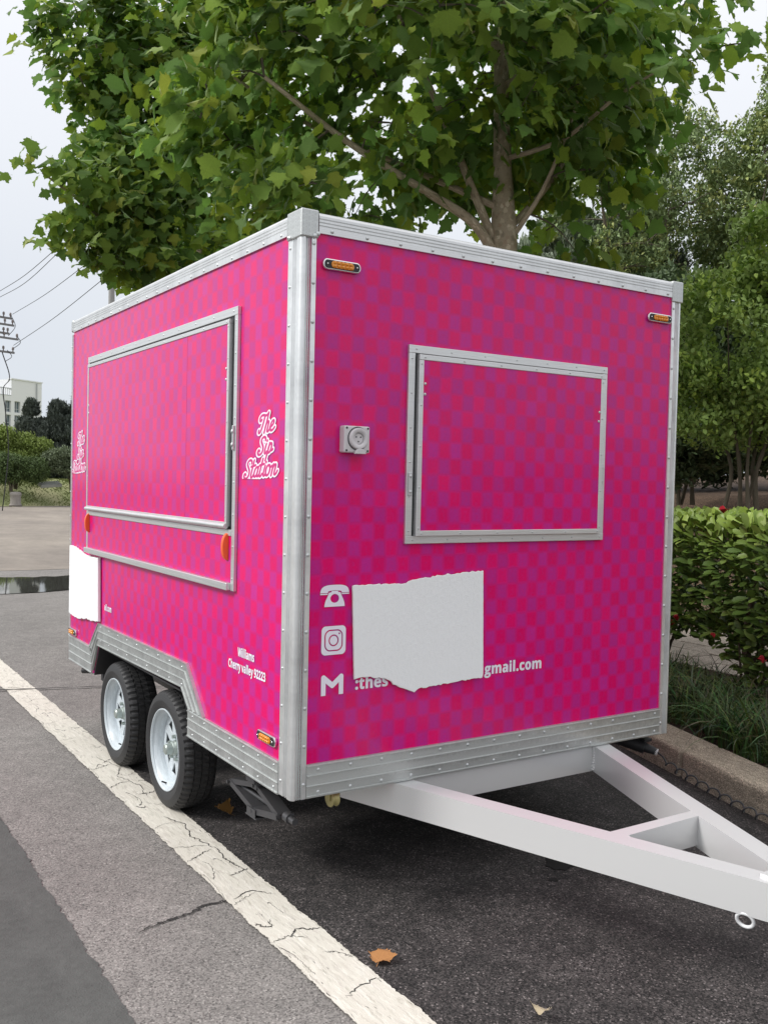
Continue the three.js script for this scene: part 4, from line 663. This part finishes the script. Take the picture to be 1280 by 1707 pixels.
{
  const hedge = thing('hedge', 'clipped hedge of glossy rounded leaves on the verge right of the trailer', 'hedge', [3.9, 0.1, -1.2]), o = V(3.9, 0.1, -1.2);
  const front = (z) => kerbX(z) + 1.02;
  for (const [z, dx] of [[-0.98, 0.08], [-2.0, 0.3], [-3.0, 0.2], [-0.1, 0.25], [-4.2, 0.2]]) {
    const x = front(z) + dx, q = (a, b, c) => V(x + a - o.x, b - o.y, z + c - o.z);
    part('stem', limb([q(0, 0.0, 0), q(0.01, 0.3, 0.01), q(-0.02, 0.6, 0), q(0.05, 1.1, 0.03)], [0.04, 0.034, 0.03, 0.012], 8, 4, 0.3), M.twig, hedge);
    for (let i = 0; i < 5; i++) { const a = rr(0, 6.3), r = rr(0.15, 0.4); part('stem', limb([q(0, 0.12 + i * 0.06, 0), q(Math.cos(a) * r * 0.5, 0.3 + i * 0.07, Math.sin(a) * r * 0.5), q(Math.cos(a) * r, 0.6 + i * 0.1, Math.sin(a) * r)], [0.014, 0.01, 0.006], 6, 4, 0.2), M.twig, hedge); }
  }
  const list = [];
  for (let i = 0; i < 17500; i++) {
    const z = rr(-4.8, 0.9), depth = Math.pow(rnd(), 1.7) * 0.75, low = 0.5 + 0.16 * noise.noise(z * 1.7, 2, 0) - 0.12 * smooth(-1.3, -0.7, z) * smooth(0.2, -0.6, z);
    const topY = 1.375 + 0.035 * noise.noise(z * 4, 0, 3), bulge = 0.07 * noise.noise(z * 3, depth, 9);
    let y = i % 4 === 0 ? topY - Math.pow(rnd(), 2) * 0.1 : rr(low, topY); const face = i % 4 === 0 ? rr(0, 0.75) : depth;
    const x = front(z) + face - bulge + 0.05 * noise.noise(y * 3, z * 3, 1);
    const isTop = topY - y < 0.12, out = V(-0.9 * (isTop ? 0.4 : 1), isTop ? 0.8 : 0.35, -0.1).add(V(rr(-0.7, 0.7), rr(-0.7, 0.7), rr(-0.7, 0.7))).normalize();
    const up = V(-0.6 + rr(-0.5, 0.5), 0.9, rr(-0.5, 0.5)), zx = up.addScaledVector(out, -up.dot(out)).normalize(), xx = new THREE.Vector3().crossVectors(out, zx), s = rr(0.07, 0.115);
    list.push({ m: new THREE.Matrix4().makeBasis(xx.multiplyScalar(s), out.multiplyScalar(s), zx.multiplyScalar(s)).setPosition(x - o.x, y - o.y, z - o.z), y, d: (z > -1.9 && z < -0.45 ? 0 : 10) + face + (isTop ? 0.15 : 0), young: smooth(0.3, 0.0, topY - y) * rr(0.5, 1.1) + (rnd() < 0.1 ? 0.4 : 0), top: isTop });
  }
  list.sort((a, b) => a.d - b.d);
  const mats = [glossy(0.1, 0.17, 0.035), glossy(0.16, 0.24, 0.045), glossy(0.25, 0.32, 0.07)];
  for (let i = 0; i < 300; i++) { const l = list[i], m = part('leaf', hedgeLeaf, mats[l.young > 0.55 ? 2 : l.young > 0.2 || rnd() < 0.4 ? 1 : 0], hedge); l.m.decompose(m.position, m.quaternion, m.scale); }
  const rest = list.slice(300), im = new THREE.InstancedMesh(hedgeLeaf, glossy(0.13, 0.2, 0.036), rest.length), c = new THREE.Color();
  rest.forEach((l, i) => { im.setMatrixAt(i, l.m); const t = rr(0.65, 1.25), q = l.young; im.setColorAt(i, c.setRGB(t * (0.8 + 1.15 * q), t * (0.9 + 0.9 * q), t * (0.9 + 0.7 * q))); });
  im.name = 'foliage'; im.userData.kind = 'stuff'; shade(im); hedge.add(im);
  // red blossoms
  const pet = simpleLeaf(0.45); const red = std(lin(0.42, 0.02, 0.035), 0.6);
  const bloom = (x, y, z, n, s) => { const p = []; for (let i = 0; i < n; i++) { const g = pet.clone().scale(s, s, s).rotateX(rr(-0.9, 0.3)).rotateY(i * 2.4).translate(0, rr(-0.01, 0.01), 0).rotateZ(rr(0.1, 0.5)); p.push(g.translate(x - o.x, y - o.y, z - o.z)); } part('flower', p, red, hedge); };
  bloom(3.9, 0.66, -1.56, 16, 0.035); bloom(3.9, 0.62, -1.6, 12, 0.03); bloom(3.98, 1.44, -1.25, 5, 0.05); bloom(3.72, 0.62, -1.1, 4, 0.03); bloom(3.55, 0.55, -0.6, 6, 0.035);
}
{ // strap-leaved grass along the kerb
  const blade = (len, bend, w) => { const pos = [], idx = [], n = 6; for (let i = 0; i <= n; i++) { const t = i / n, a = t * bend, y = len * (Math.sin(a) / bend), x = len * (1 - Math.cos(a)) / bend, q = w * (1 - t * t * 0.9); pos.push(x, y, -q, x, y + q * 0.3, 0, x, y, q); if (i) { const b = i * 3; idx.push(b - 3, b - 2, b, b - 2, b + 1, b, b - 2, b - 1, b + 1, b - 1, b + 2, b + 1); } } const g = new THREE.BufferGeometry(); g.setAttribute('position', new THREE.Float32BufferAttribute(pos, 3)); g.setIndex(idx); g.computeVertexNormals(); return g; };
  const geos = [blade(0.36, 1.7, 0.0045), blade(0.46, 2.3, 0.005), blade(0.3, 1.2, 0.0045)];
  const lists = [[], [], []], c = new THREE.Color();
  const tuft = (x, z, n, s) => { for (let i = 0; i < n; i++) { dummy.position.set(x + rr(-0.06, 0.06), 0.09, z + rr(-0.06, 0.06)); dummy.rotation.set(rr(-0.35, 0.35), rr(0, 6.3), rr(-0.3, 0.5)); dummy.scale.setScalar(s * rr(0.6, 1.2)); dummy.updateMatrix(); lists[Math.floor(rnd() * 3)].push(dummy.matrix.clone()); } };
  for (let i = 0; i < 240; i++) { const z = rr(-3.2, 0.6), x = kerbX(z) + rr(0.4, 1.2); tuft(x, z, 34, rr(0.8, 1.15)); }
  lists.forEach((l, i) => { const im = new THREE.InstancedMesh(geos[i], std(lin(0.075, 0.12, 0.04), 0.5, 0, { side: THREE.DoubleSide }), l.length); l.forEach((m, j) => { im.setMatrixAt(j, m); const t = rnd() < 0.08 ? [2.2, 1.7, 1.4] : [1, 1, 1].map((v) => v * rr(0.6, 1.5)); im.setColorAt(j, c.setRGB(t[0], t[1], t[2])); }); im.name = numbered('grass'); im.userData.kind = 'stuff'; im.userData.label = 'dark strap leaved grass growing along the kerb'; im.userData.category = 'grass'; shade(im); scene.add(im); });
}
// small-leaved trees and bushes: forked stems and thousands of leaves in clumps
const clumpGeo = (() => { const list = []; for (let i = 0; i < 14; i++) { const g = tinyLeaf.clone().rotateX(rr(-2.2, 0.4)).rotateY(rr(0, 6.3)).rotateZ(rr(-0.6, 0.6)).scale(1, 1, 1).translate(rr(-1, 1) * 1.5, rr(-1, 1) * 1.3, rr(-1, 1) * 1.5); list.push(g); } return mergeGeometries(list); })();
const needleGeo = (() => { const list = []; for (let i = 0; i < 22; i++) list.push(simpleLeaf(0.09).rotateX(rr(-1.4, 0.2)).rotateY(rr(0, 6.3)).scale(1.5, 1.5, 1.5).translate(rr(-1, 1) * 0.6, rr(-1, 1) * 0.6, rr(-1, 1) * 0.6)); return mergeGeometries(list); })();
function leafyTree(name, label, category, base, blobs, opt) {
  const t = thing(name, label, category, base, 0, opt.group), o = V(...base), geo = opt.needles ? needleGeo : clumpGeo, tips = [], mats = [];
  for (const b of blobs) {
    const n = Math.round(opt.n * (b[6] || 1) * Math.pow(b[3] * b[4] * b[5], 0.72)), holes = [];
    for (let i = 0; i < n; i++) {
      const p = sampleBlob(b); const lump = noise.noise(p.x * opt.lump, p.y * opt.lump, p.z * opt.lump); if (lump < opt.gap) continue;
      dummy.position.copy(p).sub(o); dummy.rotation.set(rr(-0.5, 0.5), rr(0, 6.3), rr(-0.5, 0.5)); dummy.scale.setScalar(opt.leaf * rr(0.7, 1.3)); dummy.updateMatrix(); mats.push([dummy.matrix.clone(), lump, rnd()]);
      if (i % opt.tip === 0) tips.push(p.clone().sub(o));
    }
  }
  if (opt.trunk) {
    const [r, h, stems] = opt.trunk, anchors = [];
    for (let s = 0; s < stems; s++) { const a = s * 2.4 + 0.5, l = stems > 1 ? 0.35 * h : 0.1, p = [V(0.05 * s * Math.cos(a), -0.1, 0.05 * s * Math.sin(a)), V(l * 0.3 * Math.cos(a), h * 0.35, l * 0.3 * Math.sin(a)), V(l * 0.7 * Math.cos(a), h * 0.7, l * 0.7 * Math.sin(a)), V(l * Math.cos(a), h, l * Math.sin(a))]; part(stems > 1 ? 'stem' : 'trunk', limb(p, [r, r * 0.8, r * 0.55, r * 0.25], 7, 4, 0.2), M.twig, t); const c = new THREE.CatmullRomCurve3(p); for (let i = 3; i <= 10; i++) anchors.push(c.getPoint(i / 10)); }
    const tw = []; for (const e of tips) { let b = null, bd = 99; for (const q of anchors) { const d = q.distanceTo(e) + Math.max(0, q.y - e.y); if (d < bd) { bd = d; b = q; } } const mid = b.clone().lerp(e, 0.55); mid.y += 0.06 * bd; tw.push(limb([b, mid, e], [0.008 + r * 0.1 * bd, 0.007 + 0.03 * r * bd, 0.004], 4, 3)); anchors.push(mid); }
    if (tw.length) stuffPart('twig', tw, M.twig, t);
  }
  const im = new THREE.InstancedMesh(geo, new THREE.MeshPhysicalMaterial({ color: lin(...opt.color), roughness: 0.6, transmission: opt.through ?? 0.25, thickness: 0, side: THREE.DoubleSide, specularIntensity: 0.6 }), mats.length), c = new THREE.Color();
  mats.forEach(([m, lump, q], i) => { im.setMatrixAt(i, m); const v = rr(0.7, 1.3), y = opt.mix && q < opt.mix[0] ? opt.mix[1] : [1, 1, 1]; im.setColorAt(i, c.setRGB(v * y[0], v * y[1], v * y[2])); });
  im.name = 'crown'; im.userData.kind = 'stuff'; shade(im); t.add(im); return t;
}
leafyTree('shrub', 'light green bushy shrub on the bank at the right edge of the picture', 'shrub', [6.35, 1.4, -2.85], [[6.35, 3.0, -2.8, 0.95, 0.85, 0.9], [6.5, 3.75, -2.6, 0.6, 0.6, 0.6], [6.0, 2.5, -3.0, 0.5, 0.6, 0.5, 0.8], [6.7, 2.4, -2.7, 0.8, 0.5, 0.7, 0.9]], { n: 2300, leaf: 0.055, lump: 2.4, gap: -0.05, tip: 60, trunk: [0.022, 1.2, 7], color: [0.28, 0.4, 0.1], mix: [0.25, [1.5, 1.4, 1.1]], through: 0.35 });
leafyTree('shrub', 'dark dense shrub between the trailer post and the light green shrub', 'shrub', [7.9, 1.5, -4.9], [[7.7, 3.0, -5.0, 1.1, 1.3, 1.0], [8.6, 2.7, -4.2, 1.0, 1.0, 0.9], [7.0, 2.2, -4.6, 0.6, 0.8, 0.6, 0.8], [8.0, 2.3, -4.4, 1.4, 0.5, 0.9, 0.8]], { n: 1700, leaf: 0.07, lump: 1.8, gap: -0.2, tip: 60, trunk: [0.025, 1.6, 6], color: [0.08, 0.125, 0.05] });
leafyTree('tree', 'tall loose olive green tree with thin dark limbs behind the plane tree', 'tree', [10.3, 1.6, -7.7], [[9.6, 5.6, -7.8, 1.2, 1.7, 1.2], [10.8, 6.3, -7.4, 1.2, 1.5, 1.1], [10.2, 4.3, -7.8, 1.4, 1.0, 1.2, 0.8]], { n: 1100, leaf: 0.06, lump: 1.5, gap: -0.02, tip: 18, trunk: [0.07, 4.4, 3], color: [0.23, 0.31, 0.13], mix: [0.2, [1.5, 1.25, 1]] });
leafyTree('tree', 'tallest olive green tree reaching up the right picture edge', 'tree', [12.2, 1.7, -6.4], [[12.0, 6.0, -6.6, 1.4, 1.9, 1.3], [11.9, 7.8, -6.2, 0.6, 1.0, 0.6], [12.8, 7.0, -5.8, 1.2, 1.4, 1.0], [12.0, 4.0, -6.4, 1.4, 1.0, 1.2]], { n: 1500, leaf: 0.065, lump: 1.6, gap: -0.06, tip: 30, trunk: [0.1, 4.0, 2], color: [0.25, 0.33, 0.13], mix: [0.25, [1.4, 1.2, 1]] });
leafyTree('conifer', 'grey green fine needled conifer above the right half of the trailer roof', 'tree', [9.0, 1.5, -8.4], [[8.9, 3.2, -8.4, 1.3, 1.2, 1.2], [9.0, 4.6, -8.4, 1.0, 1.1, 1.0], [9.3, 5.4, -8.6, 0.6, 0.7, 0.6]], { n: 1700, leaf: 0.1, lump: 2, gap: -0.16, tip: 50, trunk: [0.08, 3.6, 1], color: [0.23, 0.28, 0.19], needles: true });
leafyTree('conifer', 'dark pine standing behind the shrubs right of the trailer post', 'tree', [11.5, 1.6, -9.6], [[11.4, 3.4, -9.6, 1.8, 1.5, 1.4], [11.6, 5.4, -9.6, 1.3, 1.4, 1.2]], { n: 1500, leaf: 0.12, lump: 1.6, gap: -0.16, tip: 50, trunk: [0.1, 4.2, 1], color: [0.09, 0.115, 0.075], needles: true });
leafyTree('shrub', 'low dark bush under the trees at the back of the bank', 'shrub', [14.5, 1.9, -6.2], [[13.6, 3.0, -6.6, 1.6, 1.3, 1.2], [15.5, 3.2, -5.4, 1.8, 1.5, 1.4], [12.5, 2.7, -8.4, 1.6, 1.1, 1.2]], { n: 800, leaf: 0.1, lump: 1.3, gap: -0.25, tip: 90, trunk: [0.04, 1.4, 5], color: [0.08, 0.11, 0.045] });

// ------------------------------------------------------------------ far side of the road at left
{
  const H = M.grassBank = std(lin(0.3, 0.3, 0.15), 1, 0, { vertexColors: true });
  struct('grass_bank', gridSheet(-20, 60, -110, -44.5, 120, 90, (x, z) => -0.02 + 1.3 * smooth(-45.5, -49.5, z + 0.55 * (x - 9) * 0.4) + 1.4 * smooth(-52, -80, z) + 0.16 * fbm(x * 0.8, z * 0.8), (x, z) => { const n = fbm(x * 0.7, z * 0.7, 3), g = smooth(-0.12, 0.2, n); return [0.75 + 0.4 * g, 0.85 + 0.25 * g, 0.7 + 0.5 * g]; }), H);
  const g = new THREE.BufferGeometry(), pos = [], idx = []; for (let i = 0; i < 14000; i++) { const x = rr(3, 18), z = rr(-51.5, -45), zz = z + 0.55 * (x - 9) * 0.4, y = -0.05 + 1.3 * smooth(-45.5, -49.5, zz), h = rr(0.04, 0.16), a = rr(-0.2, 0.2), n = pos.length / 3; if (zz > -45.8) continue; pos.push(x - 0.03, y, z, x + 0.03, y, z, x + a, y + h, z + rr(-0.1, 0.1)); idx.push(n, n + 1, n + 2); }
  g.setAttribute('position', new THREE.Float32BufferAttribute(pos, 3)); g.setIndex(idx); g.computeVertexNormals();
  const m = shade(new THREE.Mesh(g, std(lin(0.16, 0.19, 0.06), 1, 0, { side: THREE.DoubleSide }))); m.name = numbered('grass'); m.userData.kind = 'stuff'; m.userData.label = 'dry and green grass on the bank across the road'; m.userData.category = 'grass'; scene.add(m);
}
leafyTree('bush', 'clipped yellow green rounded bush left of the dark trees across the road', 'bush', [8.8, 0.9, -47.5], [[8.0, 3.2, -47.6, 1.0, 0.8, 0.9], [9.2, 3.0, -47.4, 0.75, 0.65, 0.7], [9.9, 2.85, -47.2, 0.7, 0.55, 0.6], [8.6, 2.0, -47, 1.4, 0.8, 0.9]], { n: 1100, leaf: 0.085, lump: 1.2, gap: -0.4, tip: 99, trunk: [0.06, 1, 3], color: [0.23, 0.3, 0.07] });
leafyTree('bush', 'dark green low bush in front of the clipped bush across the road', 'bush', [8.2, 0.8, -45.6], [[7.9, 1.8, -45.8, 1.3, 0.8, 0.8], [9.3, 1.75, -45.7, 0.7, 0.7, 0.7]], { n: 1100, leaf: 0.08, lump: 1.4, gap: -0.4, tip: 99, trunk: [0.05, 0.8, 3], color: [0.11, 0.165, 0.055] });
leafyTree('bush', 'umbrella shaped grey green bush beside the trailer rear post', 'bush', [11.2, 0.9, -46], [[11.0, 2.35, -46, 1.35, 0.6, 0.9], [11.8, 2.3, -46.2, 1.1, 0.6, 0.9], [11.2, 1.85, -45.8, 1.2, 0.4, 0.8, 0.8]], { n: 1200, leaf: 0.075, lump: 1.6, gap: -0.35, tip: 60, trunk: [0.06, 1.2, 4], color: [0.16, 0.2, 0.11] });
for (const [label, x, z, h, r] of [['dark pine with a pointed top in front of the white building', 11.4, -56, 6.0, 1.2], ['dark pine left of the tallest pine across the road', 12.6, -55, 5.9, 1.3], ['broad dark pine filling the row between two pointed pines', 13.2, -56.5, 6.2, 1.6], ['low dark pine half hiding the lower windows of the white building', 10.6, -54, 4.9, 1.1], ['tallest dark pine next to the trailer rear post', 14.1, -55, 7.0, 1.5]])
  leafyTree('pine_tree', label, 'pine tree', [x, 1.0, z], [[x, h * 0.4, z, r, h * 0.26, r], [x + 0.3, h * 0.6, z, r * 0.85, h * 0.18, r * 0.8], [x - 0.4, h * 0.66, z, r * 0.42, h * 0.12, r * 0.4], [x + 0.1, h * 0.76, z, r * 0.55, h * 0.14, r * 0.5], [x, h * 0.86, z, r * 0.36, h * 0.14, r * 0.36, 1.2], [x + 0.6, h * 0.68, z, r * 0.5, h * 0.16, r * 0.5], [x - 0.7, h * 0.5, z, r * 0.5, h * 0.16, r * 0.5]], { n: 1700, leaf: 0.15, lump: 1.3, gap: -0.16, tip: 60, trunk: [0.1, h * 0.7, 1], color: [0.1, 0.12, 0.1], needles: true, through: 0.1 });
{ // stone bollard on the verge
  const b = thing('stone_bollard', 'small worn stone post at the foot of the grassy bank', 'bollard', [8.33, 0.0, -45.2]);
  part('post', new THREE.LatheGeometry([[0, 0], [0.3, 0], [0.29, 0.1], [0.25, 0.14], [0.25, 0.5], [0.28, 0.54], [0.28, 0.62], [0.22, 0.7], [0, 0.72]].map((p) => new THREE.Vector2(...p)), 16), std(lin(0.36, 0.33, 0.3), 0.9, 0, { map: metres(smudge, 1) }), b);
  const s = thing('stone_slab', 'pale concrete slab lying on the grassy bank under the bushes', 'slab', [10.2, 1.08, -46.4], 0.2); s.rotation.x = 0.35;
  part('slab', new RoundedBoxGeometry(1.1, 0.16, 0.5, 2, 0.03), std(lin(0.42, 0.43, 0.4), 0.9), s); 
}
{ // white building
  const b = thing('white_building', 'white flat roofed building with tall windows behind the dark pines', 'building', [18.5, 0, -97.5], 0.575);
  const wall = std(lin(0.72, 0.73, 0.74), 0.85), glass = new THREE.MeshPhysicalMaterial({ color: lin(0.12, 0.16, 0.18), roughness: 0.08 }), fr = std(lin(0.45, 0.47, 0.48), 0.5);
  // front wall with real openings; x to the right along the front, z towards the viewer
  const s = new THREE.Shape([[-6, 0], [4.2, 0], [4.2, 11], [0.1, 11], [0.1, 9.35], [-6, 9.35]].map((p) => new THREE.Vector2(...p)));
  const wins = []; for (const x of [-4.1, -1.9, -0.3, 0.92]) for (const [y0, y1] of [[1, 2.2], [3.5, 4.7], [6.3, 7.45], [7.7, 8.85]]) wins.push([x, y0, y1]);
  for (const [x, y0, y1] of wins) s.holes.push(new THREE.Path([[x - 0.38, y0], [x + 0.38, y0], [x + 0.38, y1], [x - 0.38, y1]].map((p) => new THREE.Vector2(...p))));
  part('wall', new THREE.ExtrudeGeometry(s, { depth: 0.35, bevelEnabled: false }).translate(0, 0, -0.35), wall, b);
  part('side_wall', [box(3.85, 4.2, 0, 11, -9, -0.352), box(-6, -5.65, 0, 9.35, -9, -0.352), box(-5.65, 3.85, 0, 9.35, -9, -8.65), box(0.1, 3.85, 9.351, 11, -9, -8.65), box(0.1, 0.4, 9.351, 11, -8.65, -0.352)], wall, b);
  part('roof', [box(-5.65, 3.85, 9.0, 9.15, -8.65, -0.352), box(0.41, 3.84, 10.7, 10.85, -8.64, -0.353)], std(lin(0.4, 0.4, 0.4), 0.9), b);
  part('roof_trim', [box(0.02, 4.28, 11.001, 11.12, -0.42, 0.08), box(3.76, 4.28, 11.001, 11.12, -9.08, -0.42)], wall, b);
  part('downpipe', rod(V(3.45, 0, 0.08), V(3.45, 10.9, 0.08), 0.07), fr, b);
  part('balcony_rail', [box(-2.8, 0.09, 9.351, 9.42, -0.2, 0.02), box(-2.8, 0.09, 10.05, 10.12, -0.2, 0.02), ...Array.from({ length: 12 }, (_, i) => box(-2.75 + i * 0.24, -2.7 + i * 0.24, 9.42, 10.05, -0.12, -0.07))], fr, b);
  for (const [x, y0, y1] of wins) { const w = new THREE.Group(); w.name = 'window'; w.position.set(x, y0, 0); b.add(w); const h = y1 - y0; part('pane', box(-0.375, 0.375, 0.005, h - 0.005, -0.26, -0.24), glass, w); part('frame', [box(-0.378, -0.32, 0, h, -0.23, -0.15), box(0.32, 0.378, 0, h, -0.23, -0.15), box(-0.32, 0.32, 0.001, 0.06, -0.23, -0.15), box(-0.32, 0.32, h - 0.06, h - 0.001, -0.23, -0.15), box(-0.03, 0.03, 0.06, h - 0.06, -0.23, -0.16), box(-0.32, -0.03, h * 0.3, h * 0.3 + 0.05, -0.23, -0.16), box(0.03, 0.32, h * 0.3, h * 0.3 + 0.05, -0.23, -0.16)], fr, w); }
}
// ------------------------------------------------------------------ utility poles and wires
{
  const con = std(lin(0.36, 0.35, 0.34), 0.9), iron = std(lin(0.2, 0.2, 0.2), 0.6, 0.4), cer = std(lin(0.2, 0.17, 0.16), 0.3);
  const p1 = thing('utility_pole', 'concrete utility pole with four crossarms at the left picture edge', 'utility pole', [6.33, 0, -39.6], 0.35);
  part('pole', new THREE.CylinderGeometry(0.1, 0.17, 9.2, 14).translate(0, 4.6, 0), con, p1);
  for (const [y, l, zo] of [[8.15, 0.62, 0], [7.85, 0.66, 0.1], [7.5, 0.5, 0], [7.3, 0.9, 0.05], [6.72, 0.75, 0]]) {
    part('crossarm', box(-l, l, y - 0.04, y + 0.04, zo + 0.12, zo + 0.2), iron, p1);
    for (const x of [-l + 0.06, -0.25, 0.25, l - 0.06]) part('insulator', new THREE.LatheGeometry([[0, 0], [0.025, 0], [0.025, 0.08], [0.06, 0.09], [0.04, 0.13], [0.055, 0.15], [0.03, 0.2], [0, 0.21]].map((q) => new THREE.Vector2(...q)), 10).translate(x, y + 0.04, zo + 0.16), cer, p1);
  }
  part('jumper_cable', [[8.3, 7.4, 0.55], [7.5, 6.9, 0.8], [6.8, 6.3, 0.4]].map(([a, c, x]) => limb([V(x, a, 0.2), V(x + 0.2, (a + c) / 2, 0.22), V(x - 0.1, c, 0.2)], [0.014, 0.014, 0.014], 5, 8)), M.black, p1);
  part('down_cable', limb([V(0.2, 6.7, 0.15), V(0.52, 5.6, 0.2), V(0.25, 5.2, 0.2), V(0.35, 4.2, 0.2), V(0.5, 2.6, 0.2), V(0.25, 0, 0.2)], [0.022, 0.022, 0.022, 0.022, 0.022, 0.022], 6, 8), M.black, p1);
  const p2 = thing('utility_pole', 'grey utility pole seen between plane leaves and the trailer roof', 'utility pole', [6.84, 0, -25.1], 0.35);
  part('pole', new THREE.CylinderGeometry(0.075, 0.13, 9.3, 14).translate(0, 4.65, 0), std(lin(0.3, 0.3, 0.29), 0.9), p2);
  part('crossarm', box(-0.9, 0.9, 8.9, 8.98, 0.08, 0.15), iron, p2);
  for (const x of [-0.8, -0.4, 0.4, 0.8]) part('insulator', new THREE.CylinderGeometry(0.03, 0.05, 0.2, 10).translate(x, 9.08, 0.115), cer, p2);
  const wire = (label, a, b, sag, r = 0.011) => { const m = V((a[0] + b[0]) / 2, (a[1] + b[1]) / 2 - sag, (a[2] + b[2]) / 2), w = shade(new THREE.Mesh(limb([V(...a), m, V(...b)], [r, r, r], 5, 10), M.black)); w.name = numbered('overhead_wire'); scene.add(w); tag(w, label, 'wire'); };
  wire('uppermost thin overhead wire rising into the left plane leaves', [6.42, 9.2, -39.6], [5.55, 8.35, -25.6], 0.12);
  wire('second overhead wire just below the uppermost one', [6.42, 8.95, -39.6], [5.6, 8.25, -25.6], 0.2);
  wire('third overhead wire from the crossarm tip to the leaves', [6.95, 8.3, -39.4], [6.4, 8.0, -25.2], 0.1);
  wire('lowest overhead wire running up to the grey pole', [7.0, 7.0, -39.4], [6.84, 7.6, -25.0], 0.1);
}

renderer.render(scene, camera);
